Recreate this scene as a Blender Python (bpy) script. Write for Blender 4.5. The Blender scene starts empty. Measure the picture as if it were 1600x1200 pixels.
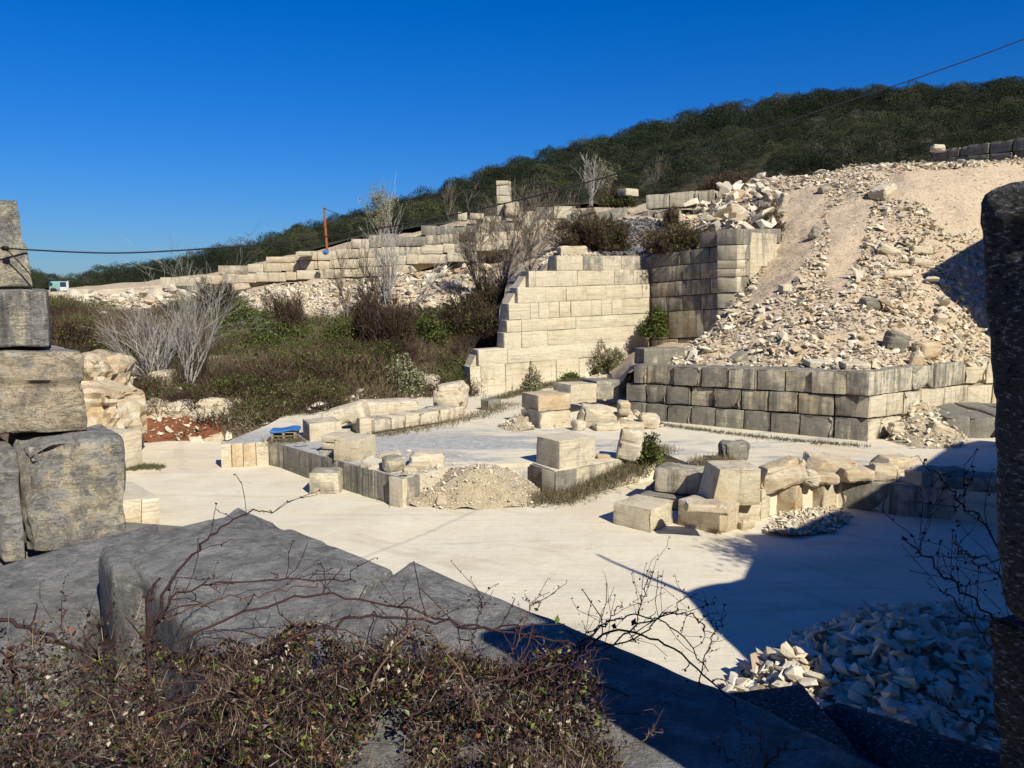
import bpy, bmesh, math, random
import numpy as np
from mathutils import Vector, Matrix, Euler

random.seed(7)
rng = np.random.default_rng(7)
SC = bpy.context.scene
COL = SC.collection

# ------------------------------------------------------------------ camera, sky, sun, exposure
F = 1280.0
EYE = 8.0
TH = math.atan(150 / F)
cam_d = bpy.data.cameras.new("camera")
cam_d.sensor_width = 36.0
cam_d.lens = 36.0 * F / 1600.0
cam_d.clip_start = 0.05
cam_d.clip_end = 6000
cam = bpy.data.objects.new("camera", cam_d)
cam.location = (0, 0, EYE)
cam.rotation_euler = (math.pi / 2 - TH, 0, 0)
COL.objects.link(cam)
SC.camera = cam

SUN_AZ = math.radians(149)      # compass bearing of the sun, clockwise from +Y: behind and to the right
SUN_EL = math.radians(39)
world = bpy.data.worlds.new("World")
SC.world = world
world.use_nodes = True
wt = world.node_tree
wt.nodes.clear()
sky = wt.nodes.new("ShaderNodeTexSky")
sky.sky_type = 'NISHITA'
sky.sun_disc = False
sky.sun_elevation = SUN_EL
sky.sun_rotation = SUN_AZ
sky.altitude = 1500
sky.air_density = 1.7
sky.dust_density = 0.0
sky.ozone_density = 5.0
tn = wt.nodes.new("ShaderNodeMix")
tn.data_type = 'RGBA'; tn.blend_type = 'MULTIPLY'
tn.inputs[0].default_value = 1.0
tn.inputs[7].default_value = (.42, .75, 1.50, 1)     # a very clear, dry spring sky
hs = wt.nodes.new("ShaderNodeHueSaturation")
hs.inputs['Saturation'].default_value = 1.11
bg = wt.nodes.new("ShaderNodeBackground")
bg.inputs['Strength'].default_value = 0.05
wo = wt.nodes.new("ShaderNodeOutputWorld")
wt.links.new(sky.outputs[0], tn.inputs[6])
wt.links.new(tn.outputs[2], hs.inputs['Color'])
wt.links.new(hs.outputs[0], bg.inputs[0])
wt.links.new(bg.outputs[0], wo.inputs[0])

sun_d = bpy.data.lights.new("sun", 'SUN')
sun_d.energy = 5.0
sun_d.angle = math.radians(0.5)
sun_d.color = (1.0, 0.945, 0.80)
sun = bpy.data.objects.new("sun", sun_d)
SUNV = Vector((math.sin(SUN_AZ) * math.cos(SUN_EL), math.cos(SUN_AZ) * math.cos(SUN_EL), math.sin(SUN_EL)))
sun.rotation_euler = SUNV.to_track_quat('Z', 'Y').to_euler()
COL.objects.link(sun)
SC.cycles.diffuse_bounces = 2
SC.view_settings.view_transform = 'Standard'
SC.view_settings.look = 'None'
SC.view_settings.exposure = 0.36
SC.view_settings.gamma = 1
SC.view_settings.use_curve_mapping = False

# ------------------------------------------------------------------ measuring helpers (survey of the place from the camera's stand)
CT, ST = math.cos(TH), math.sin(TH)
def ray(px, py):
    u = (px - 800) / F; v = -(py - 600) / F
    return Vector((u, CT + v * ST, -ST + v * CT))
def P(px, py, d):
    r = ray(px, py); t = d / r.y
    return Vector((r.x * t, d, EYE + r.z * t))
def G(px, py, z=0.0):
    r = ray(px, py); t = (z - EYE) / r.z
    return Vector((r.x * t, r.y * t, z))
def WP(px, py, A, B):                       # ray meets the vertical plane through A, B
    r = ray(px, py)
    n = Vector((-(B[1] - A[1]), B[0] - A[0]))
    t = (A[0] * n.x + A[1] * n.y) / (r.x * n.x + r.y * n.y)
    return Vector((r.x * t, r.y * t, EYE + r.z * t))
def proj(p):
    x, y, z = p[..., 0], p[..., 1], p[..., 2] - EYE
    dep = y * CT - z * ST
    up = y * ST + z * CT
    return 800 + F * x / dep, 600 - F * up / dep

def hash3(ix, iy, iz, seed):
    h = (ix * 374761393 + iy * 668265263 + iz * 1440662683 + seed * 974634777) & 0xffffffff
    h = ((h ^ (h >> 13)) * 1274126177) & 0xffffffff
    h = ((h ^ (h >> 15)) * 2246822519) & 0xffffffff
    return ((h ^ (h >> 16)) & 0xffffff) / float(0xffffff)
def vnoise(p, seed=0):
    p = np.asarray(p, float)
    i = np.floor(p).astype(np.int64); f = p - i
    f = f * f * f * (f * (f * 6 - 15) + 10)
    r = 0
    for dx in (0, 1):
        wx = f[..., 0] if dx else 1 - f[..., 0]
        for dy in (0, 1):
            wy = f[..., 1] if dy else 1 - f[..., 1]
            for dz in (0, 1):
                wz = f[..., 2] if dz else 1 - f[..., 2]
                r = r + wx * wy * wz * hash3(i[..., 0] + dx, i[..., 1] + dy, i[..., 2] + dz, seed)
    return r * 2 - 1
def fbm(p, octv=4, seed=0, gain=0.5):
    a, s, t = 1.0, 0, 0
    q = np.asarray(p, float)
    for k in range(octv):
        s = s + a * vnoise(q, seed + k * 17); t += a
        q = q * 2.03 + 3.1; a *= gain
    return s / t
def sstep(a, b, x):
    t = np.clip((x - a) / (b - a), 0, 1)
    return t * t * (3 - 2 * t)

# ------------------------------------------------------------------ object helpers
def mesh_np(name, V, Fc, smooth=False, attrs=None):
    V = np.asarray(V, np.float32); Fc = np.asarray(Fc, np.int32)
    me = bpy.data.meshes.new(name)
    k = Fc.shape[1]; nf = len(Fc)
    me.vertices.add(len(V)); me.vertices.foreach_set("co", V.ravel())
    me.loops.add(nf * k); me.loops.foreach_set("vertex_index", Fc.ravel())
    me.polygons.add(nf)
    me.polygons.foreach_set("loop_start", np.arange(0, nf * k, k, dtype=np.int32))
    me.polygons.foreach_set("loop_total", np.full(nf, k, dtype=np.int32))
    me.polygons.foreach_set("use_smooth", np.full(nf, smooth, dtype=bool))
    if attrs:
        for an, av in attrs.items():
            at = me.attributes.new(an, 'FLOAT', 'POINT')
            at.data.foreach_set("value", np.asarray(av, np.float32))
    me.update(calc_edges=True)
    return me
def link(name, me, mat=None, parent=None, loc=None, rot=None, scale=None, color=None, kind=None):
    o = bpy.data.objects.new(name, me)
    if me is not None and mat is not None and len(me.materials) == 0:
        me.materials.append(mat)
    COL.objects.link(o)
    if parent is not None:
        o.parent = parent
    if loc is not None:
        o.location = loc if parent is None else Vector(loc) - Vector(parent.location)
    if rot is not None: o.rotation_euler = rot
    if scale is not None: o.scale = scale
    if color is not None: o.color = (*color, 1.0)
    if kind: o['kind'] = kind
    return o
def tag(o, label, cat, group=None):
    o['label'] = label; o['category'] = cat
    if group: o['group'] = group
    return o
def thing(name, label, cat, loc, group=None):
    o = bpy.data.objects.new(name, None)
    o.empty_display_size = 0.3
    o.location = loc
    COL.objects.link(o)
    return tag(o, label, cat, group)
def part_world(name, me, mat, root, color=None, kind=None, label=None):
    """mesh given in world coordinates -> child of root"""
    me.transform(Matrix.Translation(-Vector(root.location)))
    o = link(name, me, mat, root, color=color, kind=kind)
    if label: o['label'] = label
    return o

# ------------------------------------------------------------------ shapes
_grid = {}
def cube_grid(nx, ny, nz):
    key = (nx, ny, nz)
    if key in _grid: return _grid[key]
    vid = {}; V = []; Fc = []
    def vi(i, j, k):
        t = (i, j, k)
        if t not in vid:
            vid[t] = len(V); V.append((i / nx - .5, j / ny - .5, k / nz - .5))
        return vid[t]
    for i in range(nx):
        for j in range(ny):
            Fc.append((vi(i, j, 0), vi(i, j + 1, 0), vi(i + 1, j + 1, 0), vi(i + 1, j, 0)))
            Fc.append((vi(i, j, nz), vi(i + 1, j, nz), vi(i + 1, j + 1, nz), vi(i, j + 1, nz)))
    for i in range(nx):
        for k in range(nz):
            Fc.append((vi(i, 0, k), vi(i + 1, 0, k), vi(i + 1, 0, k + 1), vi(i, 0, k + 1)))
            Fc.append((vi(i, ny, k), vi(i, ny, k + 1), vi(i + 1, ny, k + 1), vi(i + 1, ny, k)))
    for j in range(ny):
        for k in range(nz):
            Fc.append((vi(0, j, k), vi(0, j, k + 1), vi(0, j + 1, k + 1), vi(0, j + 1, k)))
            Fc.append((vi(nx, j, k), vi(nx, j + 1, k), vi(nx, j + 1, k + 1), vi(nx, j, k + 1)))
    _grid[key] = (np.array(V), np.array(Fc))
    return _grid[key]
def block_np(dx, dy, dz, cell=0.15, r=0.04, amp=0.01, freq=2.0, chip=0.08, chipw=0.25, seed=0, lay=0.0, nmax=60):
    """a cut stone block: rounded and chipped edges, uneven faces, optional horizontal ledges (lay)"""
    n = [int(min(nmax, max(3, round(d / cell)))) for d in (dx, dy, dz)]
    V, Fc = cube_grid(*n)
    h = np.array([dx, dy, dz]) / 2
    r = min(r, 0.45 * min(dx, dy, dz))
    p = V * 2 * h
    for a in range(3):                      # pull the outermost loops close to the edges so that faces stay flat
        t = V[:, a] * 2; na = n[a]; last = 1 - 2 / na
        if last > 0:
            tgt = max(1 - 1.3 * r / h[a], last)
            at = np.abs(t)
            t2 = np.where(at > last + 1e-9, tgt + (at - last) / (1 - last) * (1 - tgt), at / last * tgt)
            p[:, a] = np.sign(t) * t2 * h[a]
    inner = np.clip(p, -(h - r), h - r)
    d = p - inner
    L = np.linalg.norm(d, axis=1, keepdims=True); L[L == 0] = 1
    nrm = d / L
    q = inner + nrm * r
    cw = min(chipw, 0.45 * min(dx, dy, dz))
    e = np.sort(np.clip((np.abs(p) - (h - cw)) / cw, 0, 1), axis=1)
    edge = e[:, 1] ** 1.5
    off = rng_off(seed)
    nz = fbm(p * 1.7 + off, 3, seed)
    q = q - nrm * (chip * edge * sstep(0.0, 0.7, nz))[:, None] * 1.6
    q = q - nrm * (chip * 0.35 * edge * (0.5 + 0.5 * fbm(p * 6 + off, 2, seed + 5)))[:, None]
    q = q + nrm * (amp * fbm(p * freq + off, 4, seed + 9))[:, None]
    if lay:
        side = (1 - np.abs(nrm[:, 2]))
        l = vnoise(np.stack([p[:, 0] * .4 + off, p[:, 1] * .4, p[:, 2] * 7 + fbm(p * .8, 2, seed) * 1.2], 1), seed + 3)
        q = q - nrm * (lay * side * sstep(.15, .6, l))[:, None]
    return q, Fc
def rng_off(seed):
    return (seed * 7.31) % 91
_hull = []
def make_hulls():
    r2 = random.Random(11)
    for k in range(18):
        bm = bmesh.new()
        el = (1, r2.uniform(.6, .95), r2.uniform(.3, .75))
        pts = []
        for i in range(r2.choice((7, 8)) if k < 8 else r2.choice((10, 12, 14))):
            v = Vector((r2.gauss(0, 1), r2.gauss(0, 1), r2.gauss(0, 1))).normalized()
            m = max(abs(v.x), abs(v.y), abs(v.z))
            v = v * (0.5 + 0.5 / m * .75)
            pts.append(bm.verts.new((v.x * el[0] * .5, v.y * el[1] * .5, v.z * el[2] * .5)))
        res = bmesh.ops.convex_hull(bm, input=pts)
        bmesh.ops.delete(bm, geom=[g for g in res['geom_interior'] if isinstance(g, bmesh.types.BMVert)], context='VERTS')
        bmesh.ops.delete(bm, geom=[v for v in bm.verts if not v.link_faces], context='VERTS')
        bmesh.ops.triangulate(bm, faces=bm.faces)
        bm.verts.index_update()
        _hull.append((np.array([v.co[:] for v in bm.verts]), np.array([[v.index for v in f.verts] for f in bm.faces])))
        bm.free()
make_hulls()
def eulers_to_mats(e):
    cx, cy, cz = np.cos(e).T; sx, sy, sz = np.sin(e).T
    R = np.empty((len(e), 3, 3))
    R[:, 0, 0] = cy * cz; R[:, 0, 1] = sx * sy * cz - cx * sz; R[:, 0, 2] = cx * sy * cz + sx * sz
    R[:, 1, 0] = cy * sz; R[:, 1, 1] = sx * sy * sz + cx * cz; R[:, 1, 2] = cx * sy * sz - sx * cz
    R[:, 2, 0] = -sy; R[:, 2, 1] = sx * cy; R[:, 2, 2] = cx * cy
    return R
def join_hulls(pos, scl, eul, tint):
    """many stones in one mesh"""
    pos = np.asarray(pos, float); scl = np.asarray(scl, float); eul = np.asarray(eul, float)
    R = eulers_to_mats(eul)
    ids = rng.integers(0, 8, len(pos))
    Vs, Fs, Ts, base = [], [], [], 0
    for k, (hv, hf) in enumerate(_hull):
        m = np.where(ids == k)[0]
        if not len(m): continue
        v = np.einsum('nij,nvj->nvi', R[m], hv[None] * scl[m][:, None, :]) + pos[m][:, None, :]
        Vs.append(v.reshape(-1, 3))
        f = hf[None] + (np.arange(len(m)) * len(hv))[:, None, None] + base
        Fs.append(f.reshape(-1, 3)); Ts.append(np.repeat(np.asarray(tint)[m], len(hv)))
        base += len(m) * len(hv)
    return np.concatenate(Vs), np.concatenate(Fs), np.concatenate(Ts)
_hull_me = {}
def hull_mesh(k, mat):
    key = (k, mat.name)
    if key not in _hull_me:
        me = mesh_np("stone", _hull[k][0], _hull[k][1])
        me.materials.append(mat)
        _hull_me[key] = me
    return _hull_me[key]
def heap(name, label, cat, pos, scl, eul, tint, mat, nparts=300, part="stone", keyd=None, group=None):
    """a heap of stones: the largest in view are parts of their own, the rest one joined part"""
    pos, scl, eul, tint = map(np.asarray, (pos, scl, eul, tint))
    root = thing(name, label, cat, Vector(pos.min(0)) * .5 + Vector(pos.max(0)) * .5 - Vector((0, 0, (pos.max(0)[2] - pos.min(0)[2]) / 2)), group)
    show = scl.max(1) / np.maximum(pos[:, 1], 1)
    o = np.argsort(-show)
    big, rest = o[:nparts], o[nparts:]
    for i in big:
        c = link(part, hull_mesh(int(rng.integers(8, len(_hull))), mat), None, root, loc=pos[i], rot=tuple(eul[i]), scale=tuple(scl[i]))
        c.color = (float(tint[i]), 0, 0, 1)
    if len(rest):
        V, Fc, T = join_hulls(pos[rest], scl[rest], eul[rest], tint[rest])
        part_world("small_" + part + "_rubble", mesh_np("small_stone_rubble", V, Fc, attrs={"tint": T}), mat, root, color=(0, 0, 0), kind="stuff")
    return root

# ------------------------------------------------------------------ lofted ground surfaces
class Loft:
    def __init__(s, rows, nu, nv, amp=0.0, freq=0.4, seed=0, us=None, octv=4):
        R = []
        for k, row in enumerate(rows):
            pts = np.array([tuple(p) if isinstance(p, Vector) else tuple(P(*p)) for p in row])
            kx = us[k] if us else None
            x = np.linspace(0, 1, len(pts)) if kx is None else np.array(kx, float)
            if kx is None:
                a = np.concatenate([[0], np.cumsum(np.linalg.norm(np.diff(pts[:, :2], axis=0), axis=1))]); x = a / a[-1]
            t = np.linspace(0, 1, nu)
            R.append(np.stack([np.interp(t, x, pts[:, j]) for j in range(3)], 1))
        R = np.array(R)
        tv = np.linspace(0, len(rows) - 1, nv)
        i0 = np.clip(np.floor(tv).astype(int), 0, len(rows) - 2); f = (tv - i0)[:, None, None]
        S = R[i0] * (1 - f) + R[i0 + 1] * f
        if amp:
            n = fbm(S * np.array([freq, freq, freq]), octv, seed)
            S = S.copy(); S[..., 2] += amp * n
            S[..., 1] += amp * .5 * fbm(S * freq * 1.3 + 11, octv, seed + 4)
        s.S = S; s.nu = nu; s.nv = nv
        du = np.gradient(S, axis=1); dv = np.gradient(S, axis=0)
        n = np.cross(du, dv); n /= np.linalg.norm(n, axis=2, keepdims=True) + 1e-9
        n[n[..., 2] < 0] *= -1
        s.Nn = n
    def build(s, name, mat, attrs=None, kind='structure', smooth=True):
        V = s.S.reshape(-1, 3)
        idx = np.arange(s.nu * s.nv).reshape(s.nv, s.nu)
        Fc = np.stack([idx[:-1, :-1], idx[:-1, 1:], idx[1:, 1:], idx[1:, :-1]], -1).reshape(-1, 4)
        return link(name, mesh_np(name, V, Fc, smooth, attrs), mat, kind=kind)
    def sample(s, n, pred=None):
        """area-weighted random points: position, normal"""
        a = s.S[:-1, 1:] - s.S[:-1, :-1]; b = s.S[1:, :-1] - s.S[:-1, :-1]
        A = np.linalg.norm(np.cross(a, b), axis=2).ravel(); A = A / A.sum()
        c = rng.choice(len(A), n, p=A)
        i, j = c // (s.nu - 1), c % (s.nu - 1)
        u, v = rng.random((2, n))
        w = lambda M: (M[i, j] * ((1 - u) * (1 - v))[:, None] + M[i, j + 1] * (u * (1 - v))[:, None] + M[i + 1, j] * ((1 - u) * v)[:, None] + M[i + 1, j + 1] * (u * v)[:, None])
        p, nn = w(s.S), w(s.Nn)
        if pred is not None:
            m = pred(*proj(p)); p, nn = p[m], nn[m]
        return p, nn
def inpoly(px, py, poly):
    poly = np.asarray(poly, float); ins = np.zeros(np.shape(px), bool)
    j = len(poly) - 1
    for i in range(len(poly)):
        xi, yi = poly[i]; xj, yj = poly[j]
        c = ((yi > py) != (yj > py)) & (px < (xj - xi) * (py - yi) / (yj - yi + 1e-12) + xi)
        ins ^= c; j = i
    return ins
def stone_params(pos, nrm, smin, smax, power=2.5, flat=0.5, sink=0.25, tilt=0.5, tintf=None):
    n = len(pos)
    u = rng.random(n)
    s = smin * (1 - u * (1 - (smin / smax) ** power)) ** (-1 / power)
    scl = np.stack([s * rng.uniform(.8, 1.4, n), s * rng.uniform(.7, 1.1, n), s * rng.uniform(flat, 1.0, n)], 1)
    eul = np.stack([rng.normal(0, tilt, n), rng.normal(0, tilt, n), rng.uniform(0, 6.28, n)], 1)
    eul[:, 0] += -nrm[:, 1] * .5
    p = pos + nrm * (scl[:, 2:3] * (0.5 - sink))
    return p, scl, eul, rng.random(n)
# ------------------------------------------------------------------ materials
class NT:
    def __init__(s, name):
        s.m = bpy.data.materials.new(name); s.m.use_nodes = True
        s.t = s.m.node_tree; s.t.nodes.clear()
        s.out = s.t.nodes.new("ShaderNodeOutputMaterial")
        s.b = s.t.nodes.new("ShaderNodeBsdfPrincipled")
        s.b.inputs['Specular IOR Level'].default_value = 0.25
        s.t.links.new(s.b.outputs[0], s.out.inputs[0])
    def put(s, sock, v):
        if isinstance(v, bpy.types.NodeSocket): s.t.links.new(v, sock)
        elif isinstance(v, (tuple, list)) and len(v) == 3 and sock.type == 'RGBA': sock.default_value = (*v, 1)
        else: sock.default_value = v
    def node(s, typ, ins=None, **props):
        n = s.t.nodes.new(typ)
        for k, v in props.items(): setattr(n, k, v)
        for k, v in (ins or {}).items(): s.put(n.inputs[k], v)
        return n
    def math(s, op, a, b=0.0, clamp=False):
        n = s.t.nodes.new("ShaderNodeMath"); n.operation = op; n.use_clamp = clamp
        s.put(n.inputs[0], a); s.put(n.inputs[1], b); return n.outputs[0]
    def mix(s, f, a, b, mode='MIX'):
        n = s.t.nodes.new("ShaderNodeMix"); n.data_type = 'RGBA'; n.blend_type = mode
        s.put(n.inputs[0], f); s.put(n.inputs[6], a); s.put(n.inputs[7], b); return n.outputs[2]
    def noise(s, vec, scale, detail=4, rough=0.55, dist=0.0):
        n = s.node("ShaderNodeTexNoise", {'Scale': scale, 'Detail': detail, 'Roughness': rough, 'Distortion': dist})
        if vec is not None: s.put(n.inputs['Vector'], vec)
        return n.outputs[0]
    def mapping(s, vec, scale, loc=(0, 0, 0), rot=(0, 0, 0)):
        return s.node("ShaderNodeMapping", {'Vector': vec, 'Scale': scale, 'Location': loc, 'Rotation': rot}).outputs[0]
    def ramp(s, f, stops, interp='LINEAR'):
        n = s.t.nodes.new("ShaderNodeValToRGB"); n.color_ramp.interpolation = interp
        e = n.color_ramp.elements
        while len(e) < len(stops): e.new(0.5)
        for i, (p, c) in enumerate(stops):
            e[i].position = p; e[i].color = (*c, 1) if len(c) == 3 else c
        s.put(n.inputs[0], f); return n.outputs[0]
    def rng(s, v, a, b, c=0.0, d=1.0):
        n = s.node("ShaderNodeMapRange", {'From Min': a, 'From Max': b, 'To Min': c, 'To Max': d}, interpolation_type='SMOOTHSTEP')
        s.put(n.inputs['Value'], v); return n.outputs[0]
    def bump(s, h, strength=0.5, dist=0.05, prev=None):
        n = s.node("ShaderNodeBump", {'Strength': strength, 'Distance': dist, 'Height': h})
        if prev is not None: s.put(n.inputs['Normal'], prev)
        return n.outputs[0]
    def fin(s, col, rough=0.9, normal=None):
        s.put(s.b.inputs['Base Color'], col); s.put(s.b.inputs['Roughness'], rough)
        if normal is not None: s.put(s.b.inputs['Normal'], normal)
        return s.m
def stone_mat(name, k=1.0, near=False):
    """limestone; object colour = (weathering, ochre, dark streaks). k = detail scale (bigger = finer)."""
    t = NT(name)
    geo = t.node("ShaderNodeNewGeometry"); oi = t.node("ShaderNodeObjectInfo")
    off = t.node("ShaderNodeVectorMath", {0: (17.0, 31.0, 11.0)}, operation='SCALE'); t.put(off.inputs['Scale'], oi.outputs['Random'])
    pos = t.node("ShaderNodeVectorMath", {0: geo.outputs['Position'], 1: off.outputs[0]}, operation='ADD').outputs[0]
    col = t.node("ShaderNodeSeparateColor", {0: oi.outputs['Color']}).outputs
    nz = t.node("ShaderNodeSeparateXYZ", {0: geo.outputs['Normal']}).outputs[2]
    big = t.noise(pos, .55 * k, 5, .6); mid = t.noise(pos, 2.4 * k, 6, .65); fine = t.noise(pos, 14 * k, 5, .7)
    base = t.ramp(big, [(.3, (.58, .51, .36)), (.5, (.66, .59, .44)), (.7, (.54, .45, .29))])
    rnd = t.math('MULTIPLY', oi.outputs['Random'], 1.0)
    base = t.mix(t.math('MULTIPLY', rnd, .45), base, (.68, .62, .50))
    bed = t.noise(t.mapping(pos, (.35 * k, .35 * k, 9 * k), rot=(.03, .05, 0)), 1.0, 5, .7)
    base = t.mix(t.rng(bed, .50, .66, 0, .6), base, (.36, .28, .18))
    och = t.math('MULTIPLY', col[1], t.rng(t.noise(pos, 1.1 * k, 5, .6, .6), .30, .62))
    base = t.mix(och, base, (.50, .34, .17))
    # weathering: grey patina, thicker on tops, in streaks down the faces
    stv = t.noise(t.mapping(pos, (3.2 * k, 3.2 * k, .22 * k)), 1.0, 5, .65)
    stf = t.noise(t.mapping(pos, (9 * k, 9 * k, .5 * k)), 1.0, 3, .6)
    w = t.math('ADD', t.math('MULTIPLY', mid, .75), t.math('MULTIPLY', big, .55))
    w = t.math('ADD', w, t.math('MULTIPLY', t.rng(nz, .2, .9), .15))
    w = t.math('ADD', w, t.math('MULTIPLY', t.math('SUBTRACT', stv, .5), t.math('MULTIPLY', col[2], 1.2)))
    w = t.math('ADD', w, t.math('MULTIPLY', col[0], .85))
    w = t.rng(w, .93 if near else .84, 1.07 if near else 1.16)
    grey = t.ramp(mid, [(.25, (.10, .095, .078)), (.5, (.19, .18, .15)), (.75, (.31, .295, .25))])
    if near: grey = t.ramp(mid, [(.3, (.20, .20, .19)), (.5, (.29, .288, .275)), (.7, (.40, .396, .375))])
    grey = t.mix(t.rng(bed, .45, .6, 0, .18 if near else .45), grey, (.13, .125, .11))
    base = t.mix(t.math('MULTIPLY', w, .92), base, grey)
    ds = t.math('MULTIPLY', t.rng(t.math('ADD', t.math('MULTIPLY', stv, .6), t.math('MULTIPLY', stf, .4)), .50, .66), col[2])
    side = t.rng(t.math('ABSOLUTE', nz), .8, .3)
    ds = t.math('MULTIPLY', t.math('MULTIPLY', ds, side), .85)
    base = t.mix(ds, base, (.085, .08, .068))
    cr = t.noise(t.mapping(pos, (.7 * k, .7 * k, 1.6 * k)), 1.3, 7, .75, 1.2)
    crack = t.rng(t.math('ABSOLUTE', t.math('SUBTRACT', cr, .5)), .0, .007, 1, 0)
    base = t.mix(t.math('MULTIPLY', crack, .35), base, (.10, .08, .06))
    base = t.mix(t.rng(fine, .35, .75, .25, 0), base, (.10, .09, .08))
    if near:    # grain, pits and pale scratches that only show close up
        gr = t.noise(pos, 95, 4, .75); gr2 = t.noise(pos, 260, 3, .7)
        base = t.mix(t.rng(gr, .36, .58, .34, 0), base, (.08, .078, .073))
        sc = t.noise(t.mapping(pos, (14, 90, 60), rot=(0, 0, .5)), 1.0, 4, .7)
        base = t.mix(t.rng(sc, .52, .68, 0, .6), base, (.44, .435, .41))
        pt = t.noise(pos, 5.5, 6, .7, .8)
        base = t.mix(t.rng(pt, .56, .40, 0, .55), base, (.10, .10, .097))
        base = t.mix(t.rng(pt, .60, .72, 0, .45), base, (.46, .455, .43))
        base = t.mix(t.rng(gr2, .66, .76, 0, .6), base, (.52, .50, .46))
        pit = t.node("ShaderNodeTexVoronoi", {'Vector': pos, 'Scale': 38.0, 'Randomness': 1.0}).outputs[0]
        fine = t.math('ADD', fine, t.math('MULTIPLY', gr, 1.1))
        fine = t.math('ADD', fine, t.math('MULTIPLY', t.rng(pit, .0, .22), .35))
    h = t.math('ADD', t.math('MULTIPLY', mid, .6), t.math('MULTIPLY', fine, .35))
    h = t.math('SUBTRACT', h, t.math('MULTIPLY', crack, .25))
    h = t.math('ADD', h, t.math('MULTIPLY', bed, .35))
    return t.fin(base, .92, t.bump(h, 1.0 if near else .6, (.11 if near else .075) / k))
M = {}
M['stone'] = stone_mat("limestone")
M['near_stone'] = stone_mat("near_limestone", 2.6, True)

def rubble_mat():
    t = NT("rubble_stone")
    geo = t.node("ShaderNodeNewGeometry"); oi = t.node("ShaderNodeObjectInfo")
    at = t.node("ShaderNodeAttribute", attribute_name="tint").outputs['Fac']
    oc = t.node("ShaderNodeSeparateColor", {0: oi.outputs['Color']}).outputs[0]
    f = t.math('ADD', at, oc)
    c = t.ramp(f, [(0, (.58, .51, .38)), (.3, (.68, .62, .49)), (.6, (.56, .49, .36)), (.78, (.48, .45, .38)), (.90, (.56, .44, .28)), (.95, (.44, .31, .18)), (1, (.24, .23, .21))])
    n = t.noise(geo.outputs['Position'], 3.0, 6, .65)
    c = t.mix(t.rng(n, .4, .72, 0, .4), c, (.40, .31, .20))
    fine = t.noise(geo.outputs['Position'], 17, 4, .6)
    return t.fin(c, .95, t.bump(fine, .5, .03))
M['rubble'] = rubble_mat()
def gravel_mat():
    t = NT("dark_grey_gravel")
    pos = t.node("ShaderNodeNewGeometry").outputs['Position']
    n = t.noise(pos, 2.2, 5, .7)
    return t.fin(t.ramp(n, [(.3, (.07, .075, .08)), (.55, (.15, .155, .16)), (.75, (.30, .30, .30))]), .95)
M['gravel'] = gravel_mat()
def tan_mat():
    t = NT('tan_rock_dust')
    pos = t.node('ShaderNodeNewGeometry').outputs['Position']
    n = t.noise(pos, 3.5, 6, .7); m = t.noise(pos, 22, 4, .7)
    c = t.ramp(n, [(.3, (.42, .33, .21)), (.5, (.54, .45, .31)), (.72, (.62, .54, .40))])
    c = t.mix(t.rng(m, .5, .7, 0, .5), c, (.36, .28, .18))
    return t.fin(c, .97, t.bump(t.math('ADD', n, m), .9, .12))
M['tan'] = tan_mat()
def tint_mat(name, stops, nscale=2.0, rough=.8, sub=None):
    t = NT(name)
    at = t.node("ShaderNodeAttribute", attribute_name="tint").outputs['Fac']
    c = t.ramp(at, stops)
    return t.fin(c, rough)
M['forest'] = tint_mat("evergreen_leaves", [(0, (.018, .028, .010)), (.35, (.034, .052, .017)), (.6, (.05, .068, .022)), (.8, (.075, .09, .034)), (.9, (.085, .078, .05)), (1, (.13, .115, .09))])
M['green'] = tint_mat("green_leaves", [(0, (.022, .036, .008)), (.5, (.055, .08, .015)), (1, (.14, .17, .03))])
M['olive'] = tint_mat("pale_green_leaves", [(0, (.10, .12, .05)), (.5, (.20, .22, .11)), (1, (.34, .35, .22))])
M['dry'] = tint_mat("dry_scrub", [(0, (.035, .022, .016)), (.35, (.075, .048, .032)), (.65, (.125, .085, .052)), (.85, (.19, .145, .095)), (1, (.06, .08, .02))])
M['bramble'] = tint_mat("bramble_leaves", [(0, (.010, .007, .006)), (.30, (.030, .016, .013)), (.46, (.07, .036, .024)), (.58, (.12, .072, .042)), (.64, (.022, .026, .010)), (.78, (.040, .050, .013)), (.86, (.12, .18, .025)), (.90, (.20, .06, .02)), (.94, (.26, .21, .14)), (1, (.46, .41, .32))], rough=.45)
M['cane'] = tint_mat("bramble_canes", [(0, (.026, .012, .014)), (.4, (.055, .026, .027)), (.65, (.12, .070, .050)), (.85, (.24, .18, .12)), (1, (.42, .36, .27))])
M['whitebark'] = tint_mat("white_bark", [(0, (.16, .15, .135)), (1, (.42, .395, .36))])
M['greybark'] = tint_mat("grey_brown_bark", [(0, (.07, .055, .042)), (1, (.20, .16, .13))])
M['grass'] = tint_mat("dry_grass", [(0, (.06, .075, .025)), (.5, (.13, .105, .06)), (1, (.27, .21, .13))])
def simple(name, c, rough=.6, metal=0.0, var=.15):
    t = NT(name)
    n = t.noise(t.node("ShaderNodeNewGeometry").outputs['Position'], 9, 4)
    t.b.inputs['Metallic'].default_value = metal
    return t.fin(t.mix(t.rng(n, .35, .7, 0, var * 3), c, tuple(x * .5 for x in c)), rough)
M['rust'] = simple("rusty_steel", (.33, .10, .035), .8, 0, .2)
M['cable'] = simple("black_cable", (.012, .012, .014), .5)
M['tarp'] = simple("blue_tarpaulin", (.04, .16, .42), .5)
M['wood'] = simple("grey_timber", (.30, .25, .19), .9)
M['white_paint'] = simple("white_paint", (.55, .57, .56), .4, var=.05)
M['teal_paint'] = simple("pale_green_paint", (.20, .36, .33), .4, var=.05)
M['glass'] = simple("dark_window_glass", (.02, .05, .12), .08)
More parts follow.
